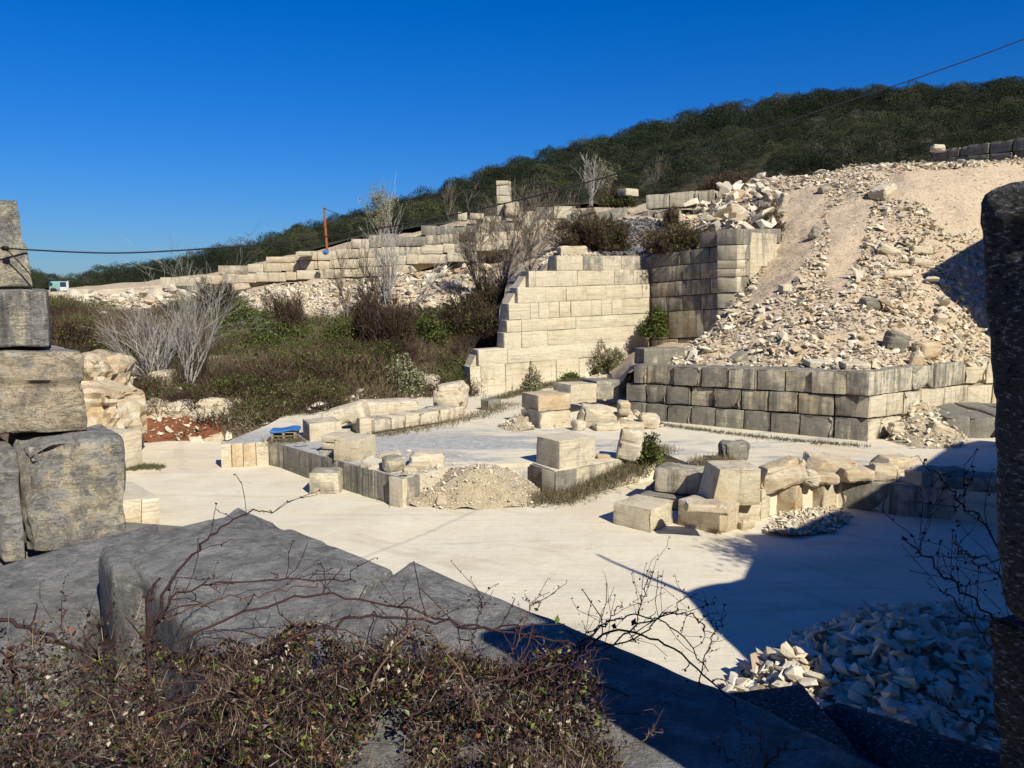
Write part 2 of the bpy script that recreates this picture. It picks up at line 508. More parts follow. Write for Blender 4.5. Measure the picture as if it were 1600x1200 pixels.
M['rubber'] = simple("black_rubber", (.02, .02, .02), .8)

def dust_mat(name, rocky=False):
    t = NT(name)
    pos = t.node("ShaderNodeNewGeometry").outputs['Position']
    a = t.noise(pos, .10, 4, .6); b = t.noise(pos, .5, 6, .65); c = t.noise(pos, 5, 5, .7); d = t.noise(pos, 30, 3, .6)
    base = t.ramp(b, [(.3, (.56, .49, .36)), (.5, (.64, .58, .45)), (.72, (.58, .51, .37))])
    base = t.mix(t.rng(a, .48, .66, 0, .6), base, (.60, .49, .33))
    # wheel tracks: long, slightly curved sweeps across the floor
    tr = t.noise(t.mapping(pos, (.16, 1.5, 1), rot=(0, 0, math.radians(28))), 1.0, 4, .6, .25)
    base = t.mix(t.rng(tr, .52, .70, 0, .35), base, (.70, .66, .56))
    tr2 = t.noise(t.mapping(pos, (.1, 3.0, 1), loc=(3, 7, 0), rot=(0, 0, math.radians(33))), 1.0, 5, .7, .2)
    base = t.mix(t.rng(tr2, .54, .68, 0, .42), base, (.44, .37, .27))
    base = t.mix(t.rng(c, .52, .75, 0, .40), base, (.46, .39, .28))
    # tyre tracks left by the loaders: arcs round two turning centres, broken up by noise
    for cx, cy, k_ in ((-16, 2, 3.1), (14, 52, 2.3)):
        dd = t.node("ShaderNodeVectorMath", {0: pos, 1: (cx, cy, 0)}, operation='DISTANCE').outputs['Value']
        dd = t.math('ADD', dd, t.math('MULTIPLY', t.noise(pos, .25, 2), 1.5))
        w_ = t.math('SINE', t.math('MULTIPLY', dd, k_))
        lug = t.rng(t.noise(pos, 12, 2), .4, .6)
        m_ = t.math('MULTIPLY', t.rng(w_, .80, .98), t.math('MULTIPLY', t.rng(t.noise(pos, .16, 3, .6), .46, .62), t.math('ADD', .5, t.math('MULTIPLY', lug, .5))))
        base = t.mix(t.math('MULTIPLY', m_, .45), base, (.40, .34, .25))
    base = t.mix(t.rng(d, .62, .74, 0, .6), base, (.38, .32, .24))
    if rocky:   # worn saw-cut bedrock: blue grey slabs showing through the dust
        g = t.noise(t.mapping(pos, (.12, .35, 1), rot=(0, 0, math.radians(-20))), 1.0, 6, .7, .3)
        sep = t.node("ShaderNodeSeparateXYZ", {0: pos}).outputs
        west = t.rng(t.math('ADD', sep[0], t.math('MULTIPLY', t.math('SUBTRACT', b, .5), 12)), 5.0, -5.0)
        g = t.math('ADD', g, t.math('MULTIPLY', west, .20))
        base = t.mix(t.math('MULTIPLY', t.rng(g, .50, .62, 0, .9), t.rng(t.math('ADD', sep[1], t.math('MULTIPLY', b, 4)), 43.5, 39.5)), base, t.ramp(c, [(.3, (.20, .205, .20)), (.7, (.46, .46, .45))]))
        nrm = t.node("ShaderNodeSeparateXYZ", {0: t.node("ShaderNodeNewGeometry").outputs['Normal']}).outputs[2]
    h = t.math('ADD', t.math('MULTIPLY', b, .8), t.math('ADD', t.math('MULTIPLY', tr2, .4), t.math('MULTIPLY', c, .25)))
    return t.fin(base, .95, t.bump(h, .5, .12))
M['dust'] = dust_mat("quarry_dust")
M['bench'] = dust_mat("worn_bench_rock", True)
def soil_mat(name):
    """attribute mask: 0 dark scrub soil, 1 pale limestone debris; attribute red: red clay"""
    t = NT(name)
    pos = t.node("ShaderNodeNewGeometry").outputs['Position']
    m = t.node("ShaderNodeAttribute", attribute_name="mask").outputs['Fac']
    red = t.node("ShaderNodeAttribute", attribute_name="red").outputs['Fac']
    a = t.noise(pos, .8, 6, .65); b = t.noise(pos, 4, 6, .7)
    dark = t.ramp(b, [(.3, (.07, .05, .03)), (.55, (.14, .10, .065)), (.75, (.24, .20, .14))])
    pale = t.ramp(b, [(.3, (.37, .275, .18)), (.5, (.49, .385, .27)), (.72, (.59, .49, .36))])
    mm = t.rng(t.math('ADD', m, t.math('MULTIPLY', t.math('SUBTRACT', a, .5), 1.1)), .3, .7)
    c = t.mix(mm, dark, pale)
    rr = t.rng(t.math('ADD', red, t.math('MULTIPLY', t.math('SUBTRACT', a, .5), .8)), .4, .7)
    c = t.mix(rr, c, t.ramp(b, [(.3, (.13, .045, .02)), (.7, (.24, .10, .05))]))
    return t.fin(c, .97, t.bump(t.math('ADD', a, t.math('MULTIPLY', b, .6)), .8, .25))
M['soil'] = soil_mat("slope_soil")
def hill_mat():
    t = NT("hill_soil")
    pos = t.node("ShaderNodeNewGeometry").outputs['Position']
    b = t.noise(pos, .3, 6, .7)
    return t.fin(t.ramp(b, [(.3, (.025, .028, .014)), (.6, (.06, .055, .03)), (.8, (.12, .10, .07))]), 1.0)
M['hill'] = hill_mat()
# ------------------------------------------------------------------ ground, terrain, quarry floors
def sheet(name, x0, x1, y0, y1, z, nx, ny, mat, amp=0.0, freq=.3, seed=0):
    xs, ys = np.meshgrid(np.linspace(x0, x1, nx), np.linspace(y0, y1, ny))
    V = np.stack([xs, ys, np.full_like(xs, z)], -1)
    if amp: V[..., 2] += amp * fbm(V * freq, 4, seed)
    idx = np.arange(nx * ny).reshape(ny, nx)
    Fc = np.stack([idx[:-1, :-1], idx[:-1, 1:], idx[1:, 1:], idx[1:, :-1]], -1).reshape(-1, 4)
    return link(name, mesh_np(name, V.reshape(-1, 3), Fc, True), mat, kind='structure')
sheet('ground', -2500, 2500, -1500, 3500, -1.2, 3, 3, M['hill'])
sheet('quarry_floor', -60, 60, -5, 58, 0.0, 240, 160, M['dust'], 0.10, .35, 3)
UZ = 1.1
# upper floor: a rock bench one course above the lower floor
edge = [G(345, 694, UZ), G(420, 690, UZ), G(628, 748, UZ), G(700, 729, UZ), G(832, 724, UZ), G(867, 737, UZ), G(965, 719, UZ), G(1030, 706, UZ),
        G(1090, 730, UZ), G(1130, 752, UZ), G(1190, 760, UZ), G(1313, 748, UZ), G(1466, 762, UZ), G(1700, 790, UZ)]
poly = [(p.x, p.y) for p in edge] + [(40, 22), (60, 30), (60, 60), (-12.4, 60), (-12.4, 41)]
poly = [(p[0], p[1] + .12) for p in poly]
def prism(name, poly, z0, z1, mat, kind='structure', cell=None):
    bm = bmesh.new()
    top = [bm.verts.new((x, y, z1)) for x, y in poly]; bot = [bm.verts.new((x, y, z0)) for x, y in poly]
    n = len(poly)
    f = bm.faces.new(top); 
    if f.normal.z < 0: pass
    for i in range(n):
        bm.faces.new((bot[i], bot[(i + 1) % n], top[(i + 1) % n], top[i]))
    bm.faces.new(bot[::-1])
    bmesh.ops.recalc_face_normals(bm, faces=bm.faces)
    me = bpy.data.meshes.new(name); bm.to_mesh(me); bm.free()
    return link(name, me, mat, kind=kind)
prism('upper_floor', poly, -.6, UZ, M['bench'])

# vegetated slope between the floor and the upper bench (rows from bottom to top)
T1 = Loft([
    [(-300, 704, 39), (40, 702, 40), (120, 702, 41), (215, 694, 42), (345, 692, 42), (480, 680, 43), (560, 657, 46), (680, 646, 50), (745, 640, 52)],
    [(-300, 600, 45), (40, 610, 44), (130, 600, 45), (215, 652, 43.6), (345, 632, 44.6), (480, 628, 46), (560, 617, 50), (680, 605, 54), (747, 602, 55)],
    [(-300, 520, 60), (40, 530, 56), (130, 535, 55), (215, 592, 51), (345, 580, 52), (480, 570, 54), (560, 566, 56), (680, 550, 60), (790, 545, 62)],
    [(-300, 480, 72), (40, 485, 70), (90, 490, 70), (215, 508, 68), (345, 500, 68), (480, 510, 68), (560, 513, 68), (680, 496, 70), (800, 486, 71)],
    [(-300, 462, 84), (40, 464, 84), (90, 466, 84), (260, 459, 83.5), (345, 457, 83), (430, 446, 83), (500, 439, 83), (600, 436, 83), (650, 428, 83), (740, 414, 83), (860, 408, 82)],
], 200, 130, 0.45, .45, 5)
T1back = Loft([
    [(-300, 462, 84), (40, 464, 84), (90, 466, 84), (260, 459, 83.5), (345, 457, 83), (430, 446, 83), (500, 439, 83), (600, 436, 83), (650, 428, 83), (740, 414, 83), (860, 408, 82), (950, 395, 82), (1050, 380, 84), (1150, 360, 86), (1250, 350, 86)],
    [(-300, 464, 89), (90, 466, 89), (260, 455, 88.5), (345, 454, 88.3), (430, 443, 88), (500, 436, 87.5), (600, 430, 86.3), (650, 424, 86.2), (740, 412, 86), (860, 405, 85.5), (950, 398, 86), (1050, 384, 87), (1150, 364, 88), (1250, 354, 88)],
    [(-300, 460, 89.5), (90, 458, 89.5), (260, 444, 89), (340, 432, 88.6), (430, 409, 87.5), (500, 398, 87.2), (560, 380, 87), (650, 368, 86.8), (720, 351, 86.6), (800, 342, 86.4), (900, 333, 86.4), (1000, 332, 89), (1110, 326, 89), (1250, 302, 89)],
    [(-300, 460, 100), (90, 452, 101), (260, 436, 100), (340, 425, 100), (430, 403, 100), (500, 392, 100), (560, 373, 100), (650, 362, 100), (720, 345, 100), (800, 336, 100), (900, 326, 100), (1000, 318, 100), (1110, 300, 100), (1250, 280, 100)],
], 120, 30, 0.3, .4, 8)
T2 = Loft([
    [(780, 640, 62.5), (822, 640, 62.0), (870, 600, 62), (1000, 600, 62.8), (1060, 600, 60.3), (1150, 560, 57), (1222, 500, 62.5)],
    [(780, 485, 62), (822, 447, 61), (870, 404, 61.5), (1000, 403, 62.5), (1060, 397, 60), (1150, 362, 56.5), (1222, 362, 62)],
    [(792, 445, 69), (830, 410, 69), (870, 394, 69), (950, 388, 69), (1030, 388, 68), (1090, 366, 67), (1150, 345, 64), (1222, 335, 66)],
    [(800, 405, 78), (840, 385, 78), (880, 363, 77), (950, 347, 76), (1010, 336, 75), (1100, 330, 74), (1150, 316, 72), (1222, 300, 72)],
    [(805, 345, 87), (840, 340, 87), (880, 336, 87), (950, 330, 88), (1010, 322, 88), (1110, 305, 88), (1150, 300, 86), (1222, 285, 85)],
], 120, 110, 0.4, .5, 9)
def left_drop(p, dx=-1.5, dy=2.5, z=2.0):
    q = P(*p); return Vector((q.x + dx, q.y + dy, min(q.z, z)))
T3r = [
    [(1035, 576, 43.5), (1150, 579, 41.3), (1260, 582, 39.3), (1350, 585, 37.4), (1430, 577, 40.3), (1505, 568, 43.2), (1640, 560, 48), (1800, 556, 50), (2100, 540, 54)],
    [(1108, 515, 49), (1200, 515, 46), (1300, 515, 44), (1400, 510, 44.5), (1505, 505, 47.5), (1640, 500, 52), (1800, 500, 54), (2100, 490, 58)],
    [(1176, 440, 54.5), (1240, 440, 51.5), (1350, 440, 50), (1420, 440, 50), (1505, 435, 52), (1640, 430, 56), (1800, 430, 58), (2100, 425, 62)],
    [(1222, 374, 60.5), (1280, 368, 58), (1350, 368, 56.5), (1420, 362, 56), (1505, 360, 57), (1640, 355, 61), (1800, 350, 63), (2100, 345, 66)],
    [(1212, 325, 67), (1280, 315, 64), (1350, 305, 62.5), (1420, 300, 62), (1505, 295, 62.5), (1640, 290, 66), (1800, 285, 68), (2100, 280, 71)],
    [(1190, 292, 71), (1260, 277, 69), (1340, 266, 68), (1400, 260, 67.5), (1505, 255, 67.5), (1640, 247, 71), (1800, 242, 73), (2100, 238, 75)],
    [(1180, 296, 86), (1260, 287, 86), (1340, 276, 86), (1400, 270, 86), (1505, 265, 86), (1640, 260, 86), (1800, 255, 88), (2100, 250, 90)]]
T3 = Loft(T3r, 210, 200, 0.55, .35, 21)
T3s = Loft([[P(*r[0]) for r in T3r[:6]], [left_drop(r[0]) for r in T3r[:6]]], 60, 12, .2, .5, 3)
T4 = Loft([
    [G(650, 668, UZ - .05), G(760, 664, UZ - .05), G(850, 670, UZ - .05), G(950, 668, UZ - .05), G(1020, 660, UZ - .05)],
    [(668, 648, 46), (780, 640, 46.5), (850, 622, 48.5), (930, 604, 49.5), (1020, 598, 50)],
    [(690, 632, 50.2), (755, 624, 52), (850, 599, 57), (945, 579, 60), (1030, 560, 62)],
    [(700, 625, 56), (770, 618, 58), (850, 597, 62), (945, 577, 66), (1030, 558, 68)],
], 100, 60, 0.12, .5, 13)
T5 = Loft([
    [(960, 610, 47), (990, 576, 44), (1060, 575, 43.5), (1130, 575, 43)],
    [(955, 585, 52), (990, 562, 50), (1060, 560, 50), (1130, 555, 48)],
    [(950, 577, 59), (1000, 545, 58), (1060, 535, 59), (1140, 525, 56)],
    [(950, 572, 64), (1010, 540, 64), (1060, 532, 64), (1140, 520, 62)],
], 60, 50, 0.25, .7, 15)
def polymask(L, polys):
    px, py = proj(L.S.reshape(-1, 3)); m = np.zeros(px.shape)
    for pl in polys: m[inpoly(px, py, pl)] = 1.0
    return m
PALE = [[(370, 465), (430, 425), (760, 390), (740, 440), (700, 470), (650, 490), (560, 470), (520, 500), (440, 495), (400, 480)],
        [(85, 440), (260, 430), (345, 430), (330, 475), (220, 480), (130, 500), (85, 478)],
        [(120, 555), (175, 560), (220, 630), (215, 700), (100, 710)], [(225, 650), (330, 620), (350, 690), (225, 700)],
        [(620, 380), (880, 385), (800, 440), (760, 470), (650, 480)], [(640, 570), (740, 590), (740, 650), (640, 650)]]
RED = [[(215, 655), (330, 645), (350, 672), (300, 695), (218, 700)], [(725, 585), (752, 590), (752, 612), (725, 605)]]
T1.build('slope', M['soil'], {'mask': polymask(T1, PALE), 'red': polymask(T1, RED)})
T1back.build('upper_terrace', M['soil'], {'mask': np.full(T1back.nu * T1back.nv, .75), 'red': np.zeros(T1back.nu * T1back.nv)})
T2.build('middle_terrace', M['soil'], {'mask': np.full(T2.nu * T2.nv, .62) , 'red': np.zeros(T2.nu * T2.nv)})
one = lambda L, v=1.0: {'mask': np.full(L.nu * L.nv, v), 'red': np.zeros(L.nu * L.nv)}
T3.build('rubble_bank', M['soil'], one(T3, 1.1))
T3s.build('rubble_bank_side', M['soil'], one(T3s, 1.1))
T4.build('ramp', M['dust'])
T5.build('pocket_terrace', M['soil'], one(T5, .8))

RIDGE = [(-900, 480), (-300, 474), (60, 466), (100, 463), (150, 458), (200, 448), (240, 446), (300, 432), (340, 422), (400, 404), (460, 382), (500, 374), (560, 359), (620, 331), (660, 318), (720, 304), (790, 281), (850, 256), (890, 245),
         (940, 229), (1000, 207), (1060, 197), (1110, 182), (1180, 172), (1240, 162), (1300, 156), (1350, 149), (1400, 152), (1440, 148), (1490, 145), (1530, 144), (1600, 134), (1900, 100), (2600, 70)]
def rdist(px): return float(np.interp(px, [-900, 0, 150, 400, 700, 1000, 1600, 2600], [170, 150, 145, 170, 210, 250, 300, 320]))
HB = [(-900, 470, 100), (-300, 460, 100), (60, 455, 100), (260, 438, 99), (430, 405, 99), (560, 375, 99), (700, 352, 99), (880, 330, 99), (1000, 319, 99), (1110, 303, 99), (1200, 300, 97), (1300, 285, 97), (1450, 268, 97), (1600, 262, 97), (2600, 240, 97)]
hb = [P(px, np.interp(px, [h[0] for h in HB], [h[1] for h in HB]), np.interp(px, [h[0] for h in HB], [h[2] for h in HB])) for px, _ in RIDGE]
hr = [P(px, py + 9, rdist(px)) for px, py in RIDGE]
hm = [a * .45 + b * .55 + Vector((0, 0, .004 * (b - a).length)) for a, b in zip(hb, hr)]
hx = [b + Vector((0, 120, -25)) for b in hr]
u_r = [(px + 900) / 3500 for px, _ in RIDGE]
HILL = Loft([hb, hm, hr, hx], 240, 120, 1.6, .05, 31, us=[u_r] * 4)
HILL.build('hill', M['hill'])

# ------------------------------------------------------------------ the wood on the hill: thousands of evergreen crowns read as one mass
def crown_leaves(cen, rad, nleaf, leaf, tint0, squash=.8, jit=.16, seed=0):
    """cen (n,3) rad (n,) -> leaf triangles through the outer volume of lumpy crowns"""
    n = len(cen)
    c = np.repeat(np.arange(n), nleaf)
    d = rng.normal(size=(len(c), 3)); d /= np.linalg.norm(d, axis=1, keepdims=True)
    d[:, 2] = np.where(d[:, 2] < -.35, -d[:, 2], d[:, 2])
    lump = 1 + .38 * vnoise(d * 2.3 + cen[c] * 1.7, seed)
    r = rad[c] * lump * rng.uniform(.62, 1.0, len(c)) ** .5
    p = cen[c] + d * r[:, None] * np.array([1, 1, squash])
    lf = (leaf[c] if isinstance(leaf, np.ndarray) else leaf) * rng.uniform(.6, 1.4, len(c))
    a = rng.normal(size=(len(c), 3)); a /= np.linalg.norm(a, axis=1, keepdims=True)
    a = a * .6 + d * .25
    b = np.cross(a, rng.normal(size=(len(c), 3))); b /= np.linalg.norm(b, axis=1, keepdims=True) + 1e-9
    a = a / np.linalg.norm(a, axis=1, keepdims=True)
    V = np.stack([p - a * lf[:, None] * .5, p + b * lf[:, None] * .45, p + a * lf[:, None] * .6], 1).reshape(-1, 3)
    T = np.repeat(np.clip(tint0[c] + rng.normal(0, jit * .5, len(c)), 0, 1), 3)
    return V, T
def tri_faces(n): return np.arange(n).reshape(-1, 3)
def wood_points():
    a, _ = HILL.sample(6500); b, _ = HILL.sample(15000)
    d = np.concatenate([a, b[(b[:, 1] < 165)]])
    px, py = proj(d)
    return d[(px > -250) & (px < 1850) & (d[:, 1] < 350)]
p = wood_points()
dist = p[:, 1]
rad = (1.0 + 3.2 * rng.random(len(p)) ** 2.0) * np.where(dist < 125, .55, np.where(dist < 165, .72, 1.0))
kindf = fbm(p * .05, 3, 5)
tint0 = np.clip(.36 + kindf * .6 + rng.normal(0, .17, len(p)), 0, .82)
bare = (rng.random(len(p)) < .04 + .10 * (dist < 140)) & (kindf < .25)
tint0[bare] = rng.uniform(.86, .97, bare.sum())
src = bpy.data.collections.new('crown_shapes')
for k in range(7):
    n = 2600 if k < 5 else 700
    V, T = crown_leaves(np.zeros((1, 3)) + k * 3.3, np.ones(1), n, .068 if k < 5 else .07, np.full(1, .5), squash=.9, seed=k)
    V = V - k * 3.3
    if k >= 5: V[:, 2] *= 1.3
    me = mesh_np('crown_shape', V, tri_faces(len(V)), attrs={'tint': T - .5}); me.materials.append(None)
    ob = bpy.data.objects.new('crown_shape', me); src.objects.link(ob)
def wood_mat():
    t = NT("evergreen_wood")
    a = t.node("ShaderNodeAttribute", attribute_name="tint").outputs['Fac']
    b = t.node("ShaderNodeAttribute", attribute_name="crown_tint", attribute_type='INSTANCER').outputs['Fac']
    f = t.math('ADD', t.math('MULTIPLY', a, .5), b)
    c = t.ramp(f, [(0, (.010, .015, .007)), (.35, (.022, .031, .013)), (.6, (.040, .049, .019)), (.8, (.070, .076, .030)), (.88, (.060, .052, .036)), (1, (.095, .08, .065))])
    return t.fin(c, .8)
WM = wood_mat()
for ob in src.objects: ob.data.materials[0] = WM
pm = bpy.data.meshes.new('wood')
pts3 = p.copy(); pts3[:, 2] += rad * .55
pm.vertices.add(len(p)); pm.vertices.foreach_set('co', pts3.astype(np.float32).ravel())
def fattr(me, n, v):
    at = me.attributes.new(n, 'FLOAT', 'POINT'); at.data.foreach_set('value', np.asarray(v, np.float32))
fattr(pm, 'crown_tint', tint0); fattr(pm, 'crown_size', rad); fattr(pm, 'crown_turn', rng.uniform(0, 6.28, len(p)))
ki = np.where(bare, rng.integers(5, 7, len(p)), rng.integers(0, 5, len(p)))
at = pm.attributes.new('crown_kind', 'INT', 'POINT'); at.data.foreach_set('value', ki.astype(np.int32))
w = link('wood', pm, kind='stuff')
w['label'] = 'dark evergreen wood covering the hill behind the quarry'; w['category'] = 'wood'
ng = bpy.data.node_groups.new('wood_crowns', 'GeometryNodeTree')
ng.interface.new_socket('Geometry', in_out='INPUT', socket_type='NodeSocketGeometry'); ng.interface.new_socket('Geometry', in_out='OUTPUT', socket_type='NodeSocketGeometry')
gi = ng.nodes.new('NodeGroupInput'); go = ng.nodes.new('NodeGroupOutput')
iop = ng.nodes.new('GeometryNodeInstanceOnPoints'); ci = ng.nodes.new('GeometryNodeCollectionInfo')
ci.inputs['Collection'].default_value = src; ci.inputs['Separate Children'].default_value = True; ci.inputs['Reset Children'].default_value = True
def named(n, t):
    x = ng.nodes.new('GeometryNodeInputNamedAttribute'); x.data_type = t; x.inputs['Name'].default_value = n; return x.outputs['Attribute']
ng.links.new(gi.outputs[0], iop.inputs['Points']); ng.links.new(ci.outputs[0], iop.inputs['Instance'])
iop.inputs['Pick Instance'].default_value = True
ng.links.new(named('crown_kind', 'INT'), iop.inputs['Instance Index'])
ng.links.new(named('crown_size', 'FLOAT'), iop.inputs['Scale'])
cx_ = ng.nodes.new('ShaderNodeCombineXYZ'); ng.links.new(named('crown_turn', 'FLOAT'), cx_.inputs[2]); ng.links.new(cx_.outputs[0], iop.inputs['Rotation'])
ng.links.new(iop.outputs[0], go.inputs[0])
md = w.modifiers.new('crowns', 'NODES'); md.node_group = ng

# the hillside added unseen behind the camera to cut the sky light
bh = Loft([[Vector((x, -7, 5.2)) for x in (-160, -40, 0, 160)], [Vector((x, -35, 24)) for x in (-160, -40, 0, 160)], [Vector((x, -120, 82)) for x in (-220, -40, 0, 220)]], 40, 30, 1.2, .15, 91)
bh.build('shade_hill', M['hill'])
# ------------------------------------------------------------------ walls of stone blocks
_lib = []
for k in range(24):
    ar = [2.0, 1.8, 1.6, 2.4, 1.3][k % 5]
    q, fc = block_np(ar, 1.3, 1.0, cell=.2, r=.016, amp=.018, freq=1.8, chip=[.03, .05, .16, .04, .22, .08][k % 6], chipw=[.12, .16, .3][k % 3], seed=100 + k, nmax=9)
    q = q / np.array([ar, 1.3, 1.0])
    me = mesh_np('stone_block', q, fc, True); me.materials.append(M['stone'])
    me.set_sharp_from_angle(angle=math.radians(40))
    _lib.append((ar, me))
_libs = []          # freshly sawn blocks: flat faces, sharp edges
for k in range(12):
    ar = [1.0, 1.6, 2.4, 4.5, 9.0, .6][k % 6]
    q, fc = block_np(ar, 1.3, 1.0, cell=.25, r=.012, amp=.006, freq=1.2, chip=.02 if k % 4 else .06, chipw=.12, seed=200 + k, nmax=14)
    q = q / np.array([ar, 1.3, 1.0])
    me = mesh_np('stone_block', q, fc, True); me.materials.append(M['stone'])
    me.set_sharp_from_angle(angle=math.radians(30))
    _libs.append((ar, me))
SAWN = [False]
def pick_block(w, h):
    ar = w / max(h, .01)
    o = sorted(_libs if SAWN[0] else _lib, key=lambda t: abs(t[0] - ar) + random.random() * .6)
    return o[0][1]
def cfun(w=(.2, .5), o=(0, .3), s=(0, .4)):
    return lambda: (random.uniform(*w), random.uniform(*o), random.uniform(*s))
def put_block(root, A, B, j0, j1, yt0, yt1, yb0, yb1, depth, col, proud=.03, gap=.02, label=None, name='stone_block'):
    c = [WP(j0, yt0, A, B), WP(j1, yt1, A, B), WP(j1, yb1, A, B), WP(j0, yb0, A, B)]
    w = ((c[1] - c[0]).xy.length + (c[2] - c[3]).xy.length) / 2
    h = ((c[0].z - c[3].z) + (c[1].z - c[2].z)) / 2
    cen = (c[0] + c[1] + c[2] + c[3]) / 4
    d = Vector((B[0] - A[0], B[1] - A[1])).normalized()
    nb = Vector((-d.y, d.x))                     # away from the camera
    if nb.y < 0: nb = -nb
    tilt = math.atan2(((c[1].z - c[0].z) + (c[2].z - c[3].z)) / 2, w)
    pr = random.uniform(-proud, proud)
    pos = cen + Vector((nb.x, nb.y, 0)) * (depth / 2 + pr)
    o = link(name, pick_block(w, h), None, root, loc=pos, rot=(random.gauss(0, .006), -tilt, math.atan2(d.y, d.x) + random.gauss(0, .006)),
             scale=(w - gap, depth, h - gap), color=col)
    if label: o['label'] = label
    return o
def course_wall(name, label, A, B, rows, depth, col, cat='wall', backing=True, group=None, proud=.03, gap=.022):
    A = (A.x, A.y); B = (B.x, B.y)
    allc = []
    root = thing(name, label, cat, WP(rows[-1][0][0], rows[-1][3], A, B), group)
    for r in rows:
        js, tl, tr, bl, br = r[:5]
        cf = r[5] if len(r) > 5 else col
        x0, x1 = js[0], js[-1]
        f = lambda a, b, x: a + (b - a) * (x - x0) / (x1 - x0)
        for a, b in zip(js[:-1], js[1:]):
            yj = random.uniform(-.6, .6)
            put_block(root, A, B, a, b, f(tl, tr, a) + yj * .5, f(tl, tr, b) + yj * .5, f(bl, br, a), f(bl, br, b), depth, cf(), proud, gap)
    return root
def backfill(root, A, B, pts, off, thick, name='bedrock', col=(.4, .3, .6)):
    """solid rock behind the blocks of a wall: outline given on the wall plane, set back by off"""
    A = (A.x, A.y); B = (B.x, B.y)
    d = Vector((B[0] - A[0], B[1] - A[1])).normalized(); nb = Vector((-d.y, d.x, 0))
    if nb.y < 0: nb = -nb
    bm = bmesh.new()
    w = [WP(x, y, A, B) for x, y in pts]
    f = [bm.verts.new(p + nb * off) for p in w]; g = [bm.verts.new(p + nb * (off + thick)) for p in w]
    n = len(w)
    bm.faces.new(f); bm.faces.new(g[::-1])
    for i in range(n): bm.faces.new((f[i], g[i], g[(i + 1) % n], f[(i + 1) % n]))
    bmesh.ops.recalc_face_normals(bm, faces=bm.faces)
    bmesh.ops.triangulate(bm, faces=[q for q in bm.faces if len(q.verts) > 4])
    me = bpy.data.meshes.new(name); bm.to_mesh(me); bm.free()
    return part_world(name, me, M['stone'], root, color=col)

# 1 big sunlit sawn face
A, B = P(735, 500, 53.5), P(1015, 500, 60)
fresh = cfun((-.12, .12), (0, .25), (0, .15)); mixd = cfun((.0, .35), (0, .2), (.1, .4)); top = cfun((.15, .45), (0, .3), (.2, .6)); smooth = cfun((-.2, 0), (0, .15), (0, .2)); low = cfun((-.1, .1), (0, .15), (.2, .4))
SAWN[0] = True
wl = course_wall('sawn_wall', 'tall sunlit cream quarry face of sawn courses with a stepped left edge', A, B, [
    ([870, 911, 942, 971, 1000], 399, 400, 423, 421.5, top),
    ([826, 837, 869, 902, 960, 990, 1014], 423.5, 421, 449, 443.5, mixd),
    ([809, 853, 885, 917, 947, 977, 1004, 1015], 449.5, 443.5, 474, 465, fresh),
    ([795, 829, 842, 858, 874, 892, 908, 925, 940, 956, 971, 1015], 474.5, 465, 500, 489, fresh),
    ([792, 815, 900, 1015], 500.5, 489, 519.5, 508, smooth),
    ([788, 815, 856, 1015], 520, 508, 546, 530, smooth),
    ([748, 793, 1014], 546.5, 530, 572, 551, smooth),
    ([735, 752, 790, 830, 870, 905, 950, 1012], 572.5, 551, 628, 600, low)], 1.1, fresh, proud=.02, gap=.012)
backfill(wl, A, B, [(873, 401), (998, 402), (1010, 422), (1012, 640), (745, 660), (738, 575), (750, 550), (790, 545), (797, 477), (812, 452), (828, 427), (870, 425)], .4, 1.0, 'bedrock', (.1, .2, .3))
# 2 shaded side of the next step, with dark water streaks
A2, B2 = P(1015, 450, 60.3), P(1152, 450, 54.5)
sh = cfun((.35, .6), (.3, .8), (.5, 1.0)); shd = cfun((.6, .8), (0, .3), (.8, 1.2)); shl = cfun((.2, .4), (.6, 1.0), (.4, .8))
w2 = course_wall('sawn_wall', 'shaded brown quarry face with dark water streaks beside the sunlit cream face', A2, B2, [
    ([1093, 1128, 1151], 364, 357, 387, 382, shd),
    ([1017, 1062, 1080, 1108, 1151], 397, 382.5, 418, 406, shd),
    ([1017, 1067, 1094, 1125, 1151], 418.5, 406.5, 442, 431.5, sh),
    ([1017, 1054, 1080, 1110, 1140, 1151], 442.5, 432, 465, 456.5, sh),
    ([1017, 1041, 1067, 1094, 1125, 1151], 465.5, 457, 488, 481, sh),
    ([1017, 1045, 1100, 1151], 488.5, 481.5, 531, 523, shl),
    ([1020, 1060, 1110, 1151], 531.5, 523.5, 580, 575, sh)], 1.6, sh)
backfill(w2, A2, B2, [(1004, 402), (1095, 386), (1097, 366), (1148, 361), (1148, 590), (1004, 590)], .4, 4.5, 'bedrock', (.3, .4, .5))
# 3 the sunlit return of the same step
A3, B3 = P(1152, 450, 54.5), P(1226, 450, 60.5)
ret = cfun((.0, .25), (0, .2), (.1, .3)); rett = cfun((.5, .7), (0, .1), (.3, .7))
w3 = course_wall('sawn_wall', 'short sunlit end of the stepped face with a square hole, half buried in rubble', A3, B3, [
    ([1151, 1165, 1193, 1220], 357, 357, 382, 380, rett),
    ([1151, 1180, 1223], 382.5, 380.5, 406, 402, ret),
    ([1151, 1171], 406.5, 405, 419, 418, ret), ([1181, 1224], 405, 401, 432, 426, ret),
    ([1151, 1172, 1181], 419.5, 418, 432, 431, ret),
    ([1151, 1180, 1215], 432.5, 431, 457, 452, ret), ([1151, 1170, 1205], 457.5, 455, 482, 478, ret),
    ([1151, 1175, 1200], 482.5, 480, 520, 515, ret), ([1151, 1175, 1200], 520.5, 517, 570, 565, ret)], 1.4, ret)
SAWN[0] = False
